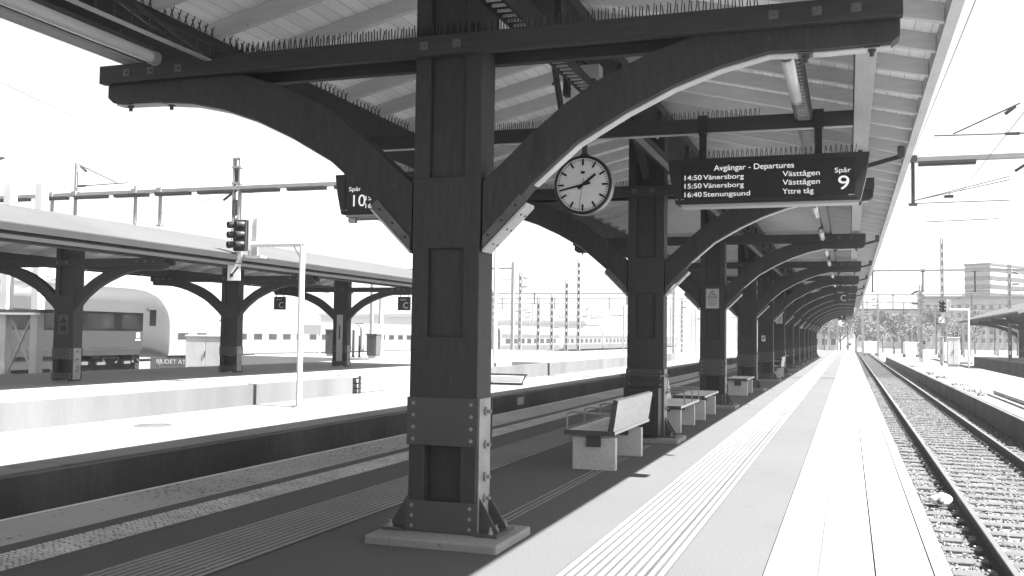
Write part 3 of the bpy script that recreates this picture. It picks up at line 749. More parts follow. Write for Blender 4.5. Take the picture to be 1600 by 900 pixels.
dup(bench, (-3.10, 17.75, 0), math.pi, 'second bench, its armrests facing the sunlit platform behind the black cabinet')
bl = make_bench('backless bench with pale armrest hoops just beyond the second bench', back=False, rails=False); bl.location = (-2.565, 18.75, 0)
dup(bl, (-2.60, 27.3, 0), None, 'small backless stone bench alone before the fourth column')
dup(bench, (-2.55, 40.5, 0), None, 'far bench with its white back in front of the sixth column')

# black cabinet at the second column
cb = thing('electric_cabinet', 'black metal cabinet fixed to the foot of the second column', 'cabinet', (-2.90, 14.69, 0))
b = MB(); b.box(-.26, .26, -.30, -.02, .10, .80); b.build('body', 'black_paint', cb, bevel=.008)
b = MB(); b.box(-.22, .22, -.312, -.302, .15, .76); dd = b.build('door', 'screen', cb, bevel=.003)
b = MB(); b.box(.15, .19, -.325, -.313, .68, .70); b.build('handle', 'bolt', dd)
b = MB(); b.box(-.30, .30, -.34, .0, .97, .99); b.build('lid', 'steel_plate', cb)

# ---- signs on columns and beams
def warn_sign(loc, label, first=[None]):
    if first[0]: return dup(first[0], loc, None, label)
    t = thing('warning_sign', label, 'warning sign', loc, 0, 'high voltage warning signs on the columns')
    b = MB(); b.box(-.145, .145, -.012, -.002, -.22, .22); b.build('panel', 'sign_grey', t)
    b = MB(); b.prism([(-.10, .025), (.10, .025), (0, .195)], 1, -.0155, -.0125); b.build('triangle_border', 'mark_black', t)
    b = MB(); b.prism([(-.072, .042), (.072, .042), (0, .165)], 1, -.0185, -.016); b.build('triangle', 'sign_grey', t)
    b = MB(); b.add([(.012, -.0205, .13), (-.022, -.0205, .088), (.002, -.0205, .088), (-.01, -.0205, .05), (.026, -.0205, .10), (.003, -.0205, .10)], [(0, 5, 2, 1), (5, 4, 3, 2)]); b.build('flash', 'mark_black', t)
    b = MB(); b.box(-.13, .13, -.0135, -.0125, -.004, .002)
    for z, w in ((-.03, .11), (-.055, .08), (-.10, .10), (-.125, .09), (-.15, .06)):
        x = -w
        while x < w: 
            L_ = rng.uniform(.02, .05); b.box(x, min(x + L_, w), -.0135, -.0125, z - .006, z + .006); x += L_ + .01
    b.build('lettering', 'steel_plate', t); first[0] = t; return t
warn_sign((-2.90, 22.39, 2.43), 'white high voltage sign with black triangle on the third column')
warn_sign((-2.86, 44.09, 2.43), 'pale warning panel on the sixth column, above the far bench')
warn_sign((-2.86, 64.0 - .01, 2.43), 'tiny distant warning panel on the ninth column')
b = MB(); b.box(-3.03, -2.90, 37.17, 37.19, 1.45, 1.66); b.box(-3.0, -2.95, 37.165, 37.169, 1.52, 1.60, 1); b.box(-2.945, -2.92, 37.165, 37.169, 1.58, 1.64, 1)
tag(b.build('notice', ['sign_white', 'mark_black']), 'small white notice with dark marks on the fifth column', 'notice', kind='thing')
def c_sign(loc, label, first=[None]):
    if first[0]: return dup(first[0], loc, None, label)
    t = thing('platform_sector_sign', label, 'platform sign', loc, 0, 'black platform sector signs')
    b = MB(); b.box(-.235, .235, -.04, .04, -.24, .24); b.build('panel', 'black_paint', t, bevel=.006)
    text('C', -.03, -.043, -.17, .30, t, 'sign_white'); text('Sektion', -.13, -.043, .11, .075, t, 'sign_white')
    b = MB(); 
    for x in (-.15, .15): b.tube((x, 0, .24), (x, 0, .50), .014, n=6)
    b.build('hanger', 'black_paint', t); first[0] = t; return t
c_sign((-.27, 37.0, 3.10), 'black sector C sign hanging under the right side of the near canopy')
c_sign((-20.1, 32.0, 2.62), 'black sector C sign left of the last column of the neighbouring canopy')
c_sign((-15.0, 32.0, 2.62), 'black sector C sign right of the last column of the neighbouring canopy')
t = thing('small_lamp_box', 'tiny dark sign box under the far end of the near canopy', 'sign', (-.55, 84.0, 3.4))
b = MB(); b.box(-.3, .3, -.06, .06, -.25, .25); b.build('panel', 'black_paint', t)
b = MB(); b.box(-.05, .05, -.066, -.061, -.08, .08); b.build('mark', 'sign_white', t)
b = MB(); b.tube((0, 0, .25), (0, 0, .45), .02, n=6); b.build('hanger', 'black_paint', t)

# ================================================================== NEIGHBOURING CANOPY
NX = -17.5
NL = ['first column of the neighbouring canopy, beside the grey train', 'second column of the neighbouring canopy, behind the signal', 'last column of the neighbouring canopy, with a pale strip up its shaft']
fA = thing('canopy_column', NL[0], 'canopy column', (NX, 18.55, .30), 0, 'columns of the neighbouring canopy')
build_frame(fA, .87, .745, 1.05, spikes=False, rich=False, top=3.45)
dup(fA, (NX, 25.1, .30), None, NL[1]); fC = dup(fA, (NX, 31.9, .30), None, NL[2]); fz = dup(fA, (NX, 11.8, .30), None, 'column of the neighbouring canopy nearest the camera')
b = MB(); b.box(-.12, .12, -.03, -.014, .22, 1.90); b.box(-.03, .03, -.034, -.031, 1.0, 1.5, 1); b.build('pale_strip', ['sign_grey', 'steel_plate'], fC)
nroof = thing('station_canopy', 'pale low pitched roof of the neighbouring platform canopy', 'canopy', (NX, 0, 0))
build_roof(nroof, 2.0, 37.0, 3.45, 4.05, .24, 1.2, beam_dx=(2.2, 2.4), beam_z=(3.17, 3.42), rich=False)
b = MB(); b.box(3.46, 3.55, 2, 37, 3.27, 3.40); b.box(3.47, 3.50, 2, 37, 3.13, 3.268); b.build('gutter', 'timber_dark', nroof)
w2 = thing('warning_sign', 'dim dark warning sign in shade on the first column of the neighbouring canopy', 'warning sign', (NX + .02, 18.54, 1.66))
b = MB(); b.box(-.15, .15, -.012, -.002, -.23, .23); b.build('panel', 'steel_plate', w2)  # shade is put into the dark panel and triangle colours
b = MB(); b.prism([(-.09, .02), (.09, .02), (0, .17)], 1, -.016, -.013); b.box(-.09, .09, -.016, -.013, -.17, -.03); b.build('triangle', 'timber_dark', w2)

# far right canopy
FRX = 15.2
rr_ = thing('station_canopy', 'dark far canopy roof at the right edge of the view', 'canopy', (FRX, 0, 0))
build_roof(rr_, 70.0, 105.0, 5.1, 4.95, .32, 1.2, beam_dx=(4.2, 4.4), beam_z=(3.30, 3.58), rich=False)
ff = thing('canopy_column', 'dark column with curved brace at the end of the far right canopy', 'canopy column', (FRX, 70.5, .05), 0, 'columns of the far right canopy')
build_frame(ff, 1.42, .86, 1.1, spikes=False, rich=False, top=4.2)
for k, y in enumerate((78, 86, 94, 102)): dup(ff, (FRX, y, .05), None, ['second', 'third', 'fourth', 'fifth'][k] + ' dark column under the far right canopy')

# ================================================================== SIGNALS AND POSTS
def signal_gantry(loc, label, arm_len, h, group, arm_h=.12):
    t = thing('signal_gantry', label, 'signal post', loc, 0, group)
    b = MB(); b.tube((0, 0, .0), (0, 0, h), .068, n=16); b.build('post', 'white_paint', t)
    b = MB(); b.lathe([(.0, .03), (.17, .03), (.17, 0.0)], (0, 0, 0), 'Z', 12); b.build('foot', 'low_platform', t)
    b = MB(); b.tube((.07, 0, h), (-arm_len, 0, h), .068, n=14); b.bar((-.03, 0, h - .38), (-.25, 0, h - .03), .03, .03); b.build('arm', 'white_paint', t)
    hd = MB(); X = -arm_len - .52
    hd.box(X - .02, X + .34, .02, .14, h - .14, h + .62)
    H_ = hd.build('signal_head', 'black_paint', t, bevel=.02)
    b = MB()
    for i in range(3):
        for j in range(2):
            x = X + .06 + j * .2; z = h + .5 - i * .24; 
            n0 = len(b.v)
            b.lathe([(.075, 0.02), (.085, -.20), (.078, -.20), (.068, .02)], (0, 0, 0), 'Y', 12)
            b.xform(Matrix.Translation((x, .0, z)) @ Matrix.Rotation(R_(-28), 4, 'Z') @ Matrix.Rotation(R_(8), 4, 'X'), n0)
    b.build('lamp_hoods', 'black_paint', H_)
    b = MB()
    for i in range(3):
        for j in range(2): b.lathe([(.0, .008), (.066, .012)], (X + .06 + j * .2, 0, h + .5 - i * .24), 'Y', 12)
    b.build('lenses', 'glass_dark', H_)
    b = MB(); b.box(X + .04, X + .26, -.01, .005, h - .44, h - .16); b.build('small_plate', 'sign_grey', t)
    b = MB(); b.box(X - .12, X + .24, -.02, -.005, h - .86, h - .46); b.build('arrow_plate', 'sign_white', t)
    b = MB(); cxp = X + .06; cz = h - .66
    n0 = len(b.v); b.box(-.018, .018, -.028, -.021, -.09, .17); b.prism([(-.065, -.07), (.065, -.07), (0, -.17)], 1, -.028, -.021)
    b.xform(Matrix.Translation((cxp, 0, cz)) @ Matrix.Rotation(R_(-0), 4, 'Y') @ Matrix.Rotation(R_(42), 4, 'Y'), n0); b.build('arrow', 'mark_black', t)
    b = MB()
    for x in (X + .40, X + .62): b.box(x - .02, x + .02, .06, .10, h - .25, h + .70)
    for k in range(6): b.box(X + .40, X + .62, .075, .085, h - .2 + k * .16, h - .17 + k * .16)
    b.box(X + .34, X + .72, .0, .35, h - .30, h - .26); b.box(X + .44, X + .58, .105, .115, h - .25, h + .68); b.build('maintenance_ladder', 'white_paint', t)
    return t
signal_gantry((-12.17, 20.29, -.20), 'white post with arm carrying a black six lamp signal and arrow plate, left', 1.40, 3.83, 'signal gantries')
signal_gantry((7.35, 70.5, -.20), 'small white post with arm carrying a black signal on the right platform', 1.15, 3.80, 'signal gantries')

# lattice pair of posts behind the left canopy
t = thing('braced_mast', 'pair of white posts with crossed braces at far left beside the train', 'mast', (-22.9, 22.6, -.1))
for x in (-.55, .62):
    b = MB(); b.box(x - .13, x + .13, -.13, .13, -.6, 5.9); b.build('post', 'white_paint', t, bevel=.01)
b = MB(); b.bar((-.40, -.02, .35), (.48, -.02, 2.05), .07, .03); b.bar((-.40, .02, 2.05), (.48, .02, .35), .07, .03); b.build('cross_brace', 'white_paint', t)
b = MB(); b.box(-.8, .95, -.25, .25, 2.1, 2.2); b.box(-.8, .95, -.25, .25, .22, .30); b.build('collar', 'steel_plate', t, bevel=.01)
b = MB(); b.box(-.82, .97, -.27, -.252, 2.04, 2.10); b.box(-.82, .97, -.27, -.252, .14, .22); b.build('collar_rim', 'white_paint', t)

# portal with the catenary over both tracks
t = thing('catenary_portal', 'big overhead wire portal crossing above the near canopy', 'catenary portal', (0, 41.0, -.423)); t.scale = (1.273, 1.273, 1.273)
b = MB(); b.box(-40, 5.3, -.11, .11, 6.98, 7.12); bm_ = b.build('beam', 'mast_paint', t)
b = MB()
x = -38.0
while x < 4: b.box(x, x + 1.6, -.125, -.112, 6.90, 6.99); b.box(x, x + 1.6, -.10, .10, 6.86, 6.979); x += 2.0
b.build('beam_soffit', 'mast_dark', t)
for xm in (-22.25, 5.25):
    b = MB()
    for dx in (-.13, .13): b.box(xm + dx - .035, xm + dx + .035, -.08, .08, -.8, 8.15)
    z = -.5
    while z < 7.9: b.bar((xm - .11, 0, z), (xm + .11, 0, z + .3), .05, .03); z += .62
    b.box(xm - .17, xm + .17, -.1, .1, 8.15, 8.22); b.box(xm - .2, xm + .2, -.09, .09, 7.82, 7.9); b.box(xm - .2, xm + .2, -.09, .09, 7.2, 7.28); b.build('mast', 'mast_paint', t)
    b = MB(); b.box(xm - .085, xm + .085, -.06, .06, 7.30, 7.80); b.bar((xm - .6, 0, 6.6), (xm, 0, 7.0), .06, .08); b.box(xm - .12, xm - .02, -.1, .1, 6.0, 6.6); b.build('clamp', 'mast_dark', t)
for (x, z0, z1) in ((1.85, 5.70, 7.1), (-30.0, 5.6, 8.35), (-27.0, 5.7, 7.3), (-25.8, 5.7, 6.95), (-31.2, 6.0, 6.95)):
    b = MB(); b.box(x - .05, x + .05, -.05, .05, z0, z1); b.box(x - .12, x + .12, -.09, .09, z0 - .05, z0 + .02); b.box(x - .12, x + .12, -.14, .14, 7.0, 7.18); b.build('dropper', 'mast_paint' if x < 0 else 'mast_dark', t)
def cantilever(t, x, s, y, z_hi, z_lo, L, lab=None):
    b = MB(); b.tube((x, y, z_lo), (x + s * L, y, z_lo + .05), .02, n=6); b.tube((x + s * .1, y, z_hi), (x + s * L * .78, y, z_lo + .08), .022, n=6); b.build('cantilever', 'mast_dark', t)
    b = MB(); b.tube((x + s * .12, y, z_lo), (x + s * .5, y, z_lo + .01), .05, n=8); b.tube((x + s * .22, y, z_hi - .08), (x + s * .5, y, z_hi - .30), .055, n=8); b.build('insulator', 'insulator', t)
cantilever(t, -30.0, 1, 0, 8.30, 7.40, 2.6)
cantilever(t, 4.9, -1, 0, 8.62, 7.72, 2.45)
b = MB(); b.tube((1.7, 0, 5.72), (4.5, 0, 5.74), .014, n=6); b.tube((4.2, 0, 5.2), (2.2, 0, 5.15), .014, n=6); b.tube((1.85, 0, 5.8), (4.5, 0, 6.45), .012, n=6); b.tube((1.85, 0, 5.8), (4.5, 0, 6.35), .012, n=6); b.build('span_rods', 'wire', t)
b = MB(); b.box(2.72, 2.98, -.01, .01, 5.86, 5.95); b.tube((2.86, 0, 5.95), (2.86, 0, 6.03), .012, n=6); b.build('hanging_plate', 'mast_dark', t)

# overhead wires
def wire(name, pts, label, rad=.008, m='wire', grp='overhead wires'):
    b = MB()
    for a, c in zip(pts[:-1], pts[1:]):
        a = Vector(a); c = Vector(c); n = max(1, int((c - a).length / 8)); sag = (c - a).length * .004
        q = [a.lerp(c, i / n) - Vector((0, 0, 4 * sag * (i / n) * (1 - i / n))) for i in range(n + 1)]
        b.path(q, rad, 5)
    return tag(b.build(name, m), label, 'wire', grp, 'thing')
wire('overhead_wire', [(2.45, -10, 8.1), (2.55, 41.0, 9.3), (2.45, 90, 7.4), (2.45, 160, 7.3)], 'upper overhead wire running above track nine', .010)
wire('overhead_wire', [(2.5, -10, 5.1), (2.6, 41, 5.45), (2.3, 90, 5.2), (2.3, 200, 5.2)], 'lower contact wire running above track nine', .006)
wire('overhead_wire', [(-8.1, 2, 5.4), (-8.1, 32.2, 5.4), (-8.1, 90, 5.4)], 'contact wire above the sunken track ten', .007, 'wire_pale')
wire('overhead_wire', [(-15, 0, 8.3), (-29.5, 41, 8.9), (-34, 80, 7.0)], 'thin wire crossing the sky above the neighbouring canopy', .010, 'wire_pale')
wire('overhead_wire', [(-29.9, 10, 9.0), (-34.5, 41, 9.2), (-31, 70, 7.5)], 'wire held by the cantilever above the neighbouring canopy', .010, 'wire_pale')
wire('overhead_wire', [(-28.3, 41, 8.4), (-42, 41.1, 5.5)], 'slanting stay wire left of the tall mast', .014, 'wire_pale')
wire('overhead_wire', [(-28.3, 41.1, 8.4), (-14, 41.3, 6.2)], 'slanting stay wire right of the tall mast', .011, 'wire_pale')

# generic far masts -----------------------------------------------------------
def far_mast(x, y, h, label, s=1, cant=True, dark=True, z0=-.8, w=.24):
    t = thing('catenary_mast', label, 'mast', (x, y, z0), 0, 'catenary masts in the yard')
    b = MB()
    for dx in (-w / 2, w / 2): b.box(dx - .05, dx + .05, -.08, .08, 0, h)
    z = .2
    while z < h - .6: b.box(-w / 2, w / 2, -.03, .03, z, z + .42, 1); z += .72
    b.build('post', ['mast_paint', 'mast_dark' if dark else 'mast_paint'], t)
    if cant:
        q = MB(); q.tube((0, 0, h - 1.6), (s * 3.0, 0, h - 1.5), .03, n=5); q.tube((0, 0, h - .5), (s * 2.5, 0, h - 1.45), .03, n=5); q.build('cantilever', 'mast_paint', t)
        q = MB(); q.tube((s * .2, 0, h - 1.6), (s * .7, 0, h - 1.58), .07, n=6); q.tube((s * .3, 0, h - .6), (s * .7, 0, h - .77), .07, n=6); q.build('insulator', 'insulator', t)
    return t
MM = [(-26.8, 100, 10.5, 'tallest banded mast between the first two columns', 1, False), (-28.1, 100, 8.3, 'dark banded mast left of the tallest banded mast', 1, False),
      (-29.7, 100, 7.0, 'short dark mast, third left from the tallest banded mast', 1, False), (-31.2, 100, 6.5, 'shortest dark mast, fourth left from the tallest banded mast', -1, False),
      (-32.6, 98, 9.0, 'pale mast with slanting cantilever arm between the first two columns', 1, True), (-37.8, 104, 7.5, 'faint mast close beside the nearest column', 1, True),
      (-25.5, 130, 9.0, 'far faint mast just left of the second column', -1, True), (-24.0, 150, 8.5, 'farther faint mast just left of the second column', 1, True)]
for x, y, h, lab, s, cn in MM: far_mast(x, y, h, lab, s, cn, dark=not cn)
MR = [(5.6, 88, 7.0, 'slim mast hanging arm left of the right signal', -1, True), (12.2, 88, 8.6, 'slim mast with arm right of the right signal', 1, True), (7.55, 92, 11.2, 'tall thin pale mast behind the right signal', 1, False),
      (8.6, 140, 9.0, 'faint far mast right of the platform end', 1, True), (3.6, 140, 8.5, 'faint far mast beyond track nine', -1, True), (-2.0, 190, 9, 'faint far mast beyond the platform end', 1, True), (15, 150, 9, 'faint far mast left of the far right canopy', -1, True),
      (-8, 200, 9, 'very far mast left of the platform end', 1, True), (20, 200, 9.5, 'very far mast before the long building', 1, True)]
for x, y, h, lab, s, cn in MR: far_mast(x, y, h, lab, s, cn, dark=False, w=.16)
def far_portal(x0, x1, y, z, label, drops, dz=1.6, masts=True):
    t = thing('catenary_portal', label, 'catenary portal', (0, y, 0), 0, 'far overhead wire portals')
    b = MB(); b.box(x0, x1, -.1, .1, z - .07, z + .07); b.build('beam', 'mast_paint', t)
    b = MB(); b.tube((x0, 0, z - dz), (x1, 0, z - dz), .03, n=5); b.build('span_rod', 'mast_dark', t)
    for x in drops:
        b = MB(); b.box(x - .06, x + .06, -.06, .06, z - dz - .1, z + .12); b.box(x - .16, x + .16, -.08, .08, z - .14, z + .10); b.build('dropper', 'mast_dark', t)
    if masts:
        for x in (x0 + .2, x1 - .2): 
            b = MB(); b.box(x - .14, x + .14, -.14, .14, -.8, z + .6); b.build('mast', 'mast_paint', t)
    return t
far_portal(1.75, 16.5, 90, 7.5, 'slim portal with droppers above the right signal', (1.9, 5.9, 9.9, 15.0), 1.75, False)
far_portal(1.5, 22, 140, 7.6, 'fainter portal lower behind the right signal', (5.5, 9.0, 15), 1.9)
far_portal(-14, 24, 185, 8.2, 'faint far portal beyond the platform end', (-9, -3, 3, 9, 15), 1.8)
far_portal(-46, -30.5, 90, 8.0, 'pale portal beams close beside the nearest column', (-36, -33), 1.1)
far_portal(-60, -20, 120, 6.9, 'faint wide portal above the grey commuter train', (-50, -44, -38, -32, -26), 1.3)
far_portal(-70, -14, 170, 8.2, 'fainter wide portal behind the commuter train', (-60, -50, -40, -30, -20), 1.8)
for k, (x, z) in enumerate(((-36, 5.9), (-33, 5.4), (-29, 6.6), (-44, 6.2))):
    wire('overhead_wire', [(x, 60, z), (x + 1, 120, z - .2), (x + 2, 260, z)], ['first', 'second', 'third', 'fourth'][k] + ' faint wire above the yard between the columns', .014, 'wire_pale')
for k, (x, z) in enumerate(((6.2, 6.2), (9.5, 5.8), (14.5, 6.6))):
    wire('overhead_wire', [(x, 60, z), (x, 140, z), (x - 1, 260, z)], ['left', 'middle', 'right'][k] + ' one of three thin wires above the right signal', .010, 'wire_pale')

def thin_masts(spots, label, grp):
    t0 = None
    for x, y, h in spots:
        if t0 is None:
            t0 = thing('catenary_mast', label, 'mast', (x, y, -.8), 0, grp)
            b = MB(); b.box(-.07, .07, -.07, .07, 0, 7.5); b.build('post', 'mast_paint', t0)
            b = MB(); b.tube((0, 0, 5.8), (2.3, 0, 5.9), .03, n=5); b.tube((0, 0, 7.1), (1.9, 0, 5.95), .025, n=5); b.tube((.3, 0, 5.8), (.8, 0, 5.83), .07, n=5); b.build('cantilever', 'mast_dark', t0)
        else:
            o = dup(t0, (x, y, -.8), math.pi if rng.random() < .5 else 0)
            o.scale = (1, 1, h / 7.5)
thin_masts([(-46, 135, 7.5), (-51, 160, 8), (-44, 170, 7.5), (-38, 185, 8.2), (-52, 205, 8), (-62, 215, 8.5), (-47, 230, 8), (-33, 150, 7.2), (-30, 175, 8), (-28.5, 195, 7.8), (-58, 180, 7.5), (-40, 215, 8.3), (-36, 240, 8.5), (-26, 220, 8), (-22, 165, 8), (-20, 190, 8), (-55, 140, 8)], 'one of the faint slender masts crowding the far yard between the columns', 'slender masts of the far yard')
thin_masts([(-6, 230, 8), (-3, 165, 7.5), (1.5, 215, 8), (4.3, 165, 8), (6.0, 235, 8.5), (9.6, 172, 8), (11.2, 225, 8), (13.5, 178, 7.6), (17.5, 165, 8), (19.5, 230, 8), (23, 180, 8), (26, 215, 8)], 'one of the faint slender masts before the far trees beyond track nine', 'slender masts beyond track nine')
for k, (x0, x1, y, z) in enumerate(((-66, -30, 150, 6.1), (-72, -26, 200, 7.0), (-60, -24, 175, 5.0), (-54, -28, 135, 4.4))):
    wire('overhead_wire', [(x0, y, z), (x1, y, z + .2)], ['first', 'second', 'third', 'fourth'][k] + ' thin cross wire strung over the far yard', .022, 'wire')
for k, (x0, x1, y, z) in enumerate(((-8, 22, 165, 6.4), (-10, 30, 205, 7.4), (-4, 18, 120, 5.6))):
    wire('overhead_wire', [(x0, y, z), (x1, y, z + .1)], ['first', 'second', 'third'][k] + ' thin cross wire strung beyond track nine', .020, 'wire')

# plain lamp posts and white poles
def pole(x, y, z0, h, rad, label, m='white_paint', lamp=False):
    t = thing('lamp_post' if lamp else 'white_pole', label, 'lamp post' if lamp else 'pole', (x, y, z0), 0)
    b = MB(); b.tube((0, 0, 0), (0, 0, h), rad, rad * .8, n=12); b.build('post', m, t)
    b = MB(); b.lathe([(0, .05), (rad * 1.8, .05), (rad * 2, 0)], (0, 0, 0), 'Z', 10); b.build('foot', m, t)
    if lamp:
        b = MB(); b.tube((0, 0, h - .02), (.7, 0, h + .22), .03, n=6); b.build('arm', m, t)
        b = MB(); b.prism([(.62, h + .17), (1.25, h + .30), (1.2, h + .38), (.65, h + .28)], 1, -.1, .1); b.build('lamp_head', 'steel_plate', t)
    return t
pole(-15.87, 44, .3, 5.5, .115, 'plain thick white pole just right of the nearest column')
pole(-48.5, 45, -.8, 12.1, .10, 'street lamp with bent arm high in the sky at far left', 'mast_paint', True)
pole(-29.7, 60, .3, 2.6, .07, 'thin white pole beside the yard platform', 'white_paint')
pole(-34.5, 78, -.8, 4.0, .07, 'thin white pole right in front of the commuter train end', 'white_paint')
pole(-33.2, 80, -.8, 4.0, .07, 'second thin white pole in front of the commuter train', 'white_paint')

# white cabinet, dwarf signal and cart on the right and in the middle
def cabinet(x, y, z0, w, d, h, label, m='white_paint', legs=True):
    t = thing('relay_cabinet', label, 'cabinet', (x, y, z0))
    b = MB(); b.box(-w / 2, w / 2, -d / 2, d / 2, .12, h); b.build('body', m, t, bevel=.02)
    b = MB(); b.box(-w / 2 - .03, w / 2 + .03, -d / 2 - .03, d / 2 + .03, h + .002, h + .07); b.build('lid', m, t, bevel=.01)
    b = MB(); b.box(-w / 2 + .05, w / 2 - .05, -d / 2 + .05, d / 2 - .05, 0, .12); b.build('plinth', 'concrete', t)
    b = MB()
    for k in (-1, 1): b.box(k * w / 4 - w / 4 + .03, k * w / 4 + w / 4 - .03, -d / 2 - .012, -d / 2 - .002, .2, h - .08)
    dd = b.build('doors', m, t)
    b = MB(); b.box(-.02, .02, -d / 2 - .03, -d / 2 - .013, h * .45, h * .6); b.build('handle', 'steel_plate', dd)
    return t
cabinet(6.78, 74.5, -.20, .75, .5, 1.95, 'white relay cabinet beside the white post on the right platform')
cabinet(6.18, 76, -.20, .22, .4, 2.0, 'narrow grey cabinet left of the white relay cabinet', 'sign_grey')
cabinet(-24.8, 34.5, -.15, 1.9, 1.0, 1.45, 'wide white cabinet behind the second column of the neighbouring canopy')
b = MB(); b.box(-25.55, -24.25, 33.93, 33.96, .02, .07); tag(b.build('rubbing_strip', 'mark_black'), 'black rail in front of the wide white cabinet', 'rail', kind='thing')
cabinet(-22.75, 45, .3, .55, .5, 1.15, 'grey upright kiosk between last left column and nearest column', 'steel_plate')
cabinet(-25.7, 46, .3, .55, .4, 1.35, 'dark upright kiosk left of the last left column', 'steel_plate')
pole(-23.9, 45, .3, 1.4, .07, 'short dark post left of the grey kiosk', 'black_paint')
pole(-23.55, 45, .3, 1.1, .06, 'shorter dark post close to the grey kiosk', 'black_paint')
t = thing('station_sign', 'low grey name board on two posts in the pale yard at left', 'sign', (-27.6, 47, .30))
b = MB(); b.box(-.7, .7, -.04, .04, 1.15, 1.65); b.build('board', 'sign_grey', t)
for x in (-.6, .6): b = MB(); b.box(x - .04, x + .04, -.03, .03, 0, 1.16); b.build('post', 'white_paint', t)
def dwarf(x, y, z0, label):
    t = thing('dwarf_signal', label, 'signal', (x, y, z0), 0, 'small ground signals')
    b = MB(); b.tube((0, 0, 0), (0, 0, 1.1), .06, n=8); b.build('post', 'steel_plate', t)
    b = MB(); b.box(-.22, .22, -.08, .1, 1.1, 1.55); b.box(-.05, .5, -.06, .06, 1.45, 1.75); h_ = b.build('signal_head', 'black_paint', t, bevel=.02)
    b = MB()
    for sx, sz in ((-.11, 1.2), (.11, 1.2), (-.11, 1.43), (.11, 1.43)): b.lathe([(0, -.084), (.055, -.082)], (sx, 0, sz), 'Y', 10)
    b.build('lenses', 'sign_white', h_); return t
dwarf(6.5, 104, -.2, 'small dark ground signal on a post beyond the right platform')
dwarf(-.2, 152, -.7, 'tiny ground signal at the end of the near platform')
ct = thing('luggage_barrow', 'low dark steel frame standing on the low platform behind the nearest column', 'frame', (-11.5, 33.2, -.20))
b = MB(); b.box(-.9, .75, -.04, .04, .32, .38); b.box(-.9, .75, -.5, -.42, .02, .08); b.build('rail', 'black_paint', ct)
b = MB()
for x in (-.85, .7): b.bar((x, 0, .36), (x, -.46, .04), .05, .05)
b.build('side_bar', 'black_paint', ct)
b = MB(); b.box(-.8, .66, -.40, -.06, .10, .30); b.build('panel', 'white_paint', ct)
st = thing('iron_steps', 'dark iron steps at the end of the pale wall below the neighbouring canopy', 'steps', (-13.75, 25.6, -.20))
for k in range(3): b = MB(); b.box(-.3 + k * .02, .3 + k * .02, .1 - k * .03, .35 - k * .03, .12 + k * .15, .15 + k * .15); b.build('step', 'black_paint', st)
for x in (-.33, .36): b = MB(); b.prism([(.0, 0), (.10, 0), (.10, .52), (.0, .50)], 0, x - .02, x + .02); b.build('side_plate', 'black_paint', st)
b = MB(); b.lathe([(0, .004), (.26, .004), (.28, .001)], (-12.1, 15.1, -.199), 'Z', 28, smooth=False); b.lathe([(.30, .004), (.34, .004)], (-12.1, 15.1, -.199), 'Z', 28, smooth=False)
tag(b.build('manhole_cover', 'edge_wall'), 'round manhole cover in the sunlit low platform', 'manhole cover', kind='thing')
for x, y, lb in ((-9.432, 28.5, 'small pale square plate on the dark platform wall by the second column'), (-9.432, 52, 'small pale plate on the dark platform wall beyond the second column')):
    b = MB(); b.box(x, x + .01, y - .3, y + .3, -.55, -.33); tag(b.build('wall_plate', 'sign_grey'), lb, 'plate', kind='thing')
sl_ = thing('concrete_slab', 'stepped concrete slab beside the far rail at the right edge', 'slab', (4.9, 31, -.30))
b = MB(); b.box(-.6, 1.8, -3.4, 5, -.4, .16); b.box(-.45, 1.8, -3.2, 4.8, .164, .28); b.build('slab', 'concrete', sl_, bevel=.02)
# bag on the track
bg_ = thing('plastic_bag', 'crumpled white plastic bag with a dark hole lying beside the rail', 'plastic bag', (1.18, 15.0, -.74))
b = MB(); vs = []; nu, nv = 14, 9
for i in range(nv):
    ph = math.pi * i / (nv - 1)
    for j in range(nu):
        th = 2 * math.pi * j / nu; rr = .13 * (1 + .22 * math.sin(3 * th + 1) * math.sin(ph) + rng.normal(0, .04))
        vs.append((rr * math.sin(ph) * math.cos(th) * 1.15, rr * math.sin(ph) * math.sin(th), .085 + .085 * math.cos(ph) * (1 + .3 * math.cos(th))))
fs = [(i * nu + j, i * nu + (j + 1) % nu, (i + 1) * nu + (j + 1) % nu, (i + 1) * nu + j) for i in range(nv - 1) for j in range(nu)]
b.add(vs, fs, 0, True); b.build('body', 'plastic_white', bg_)
b = MB(); b.lathe([(0, -.008), (.05, -.004), (.052, .012), (.0, .012)], (0, 0, 0), 'Y', 14); b.xform(Matrix.Translation((.0, -.142, .10)) @ Matrix.Rotation(R_(-35), 4, 'X')); b.build('hole', 'steel_plate', bg_)

# ================================================================== TRAINS
def railcar_section(w, zf, zr_, n=7):
    """half outline of a body shell (x from 0 = far side), side facing +x at x=0"""
    pts = [(-.18, zf), (-.03, zf + .25), (0, zf + .9), (0, zr_ - .75)]
    for i in range(1, n + 1):
        a = math.pi / 2 * i / n; pts.append((-.75 + .75 * math.cos(a), zr_ - .75 + .75 * math.sin(a)))
    return pts + [(-w + p_[0] * -1, p_[1]) for p_ in reversed(pts)]
def loft(b, secs, mi=None, smooth=True):
    n = len(secs[0]); vs = [v for s in secs for v in s]; k = len(secs)
    for i in range(k - 1):
        for j in range(n):
            q = (i * n + j, i * n + (j + 1) % n, (i + 1) * n + (j + 1) % n, (i + 1) * n + j)
            b.f.append(tuple(a + len(b.v) for a in q)); z = sum(vs[a][2] for a in q) / 4
            b.mi.append(mi(z) if mi else 0); b.sm.append(smooth)
    o = len(b.v); b.f.append(tuple(o + j for j in range(n))); b.mi.append(0); b.sm.append(False)
    b.f.append(tuple(o + (k - 1) * n + j for j in range(n))); b.mi.append(0); b.sm.append(False)
    b.v += vs
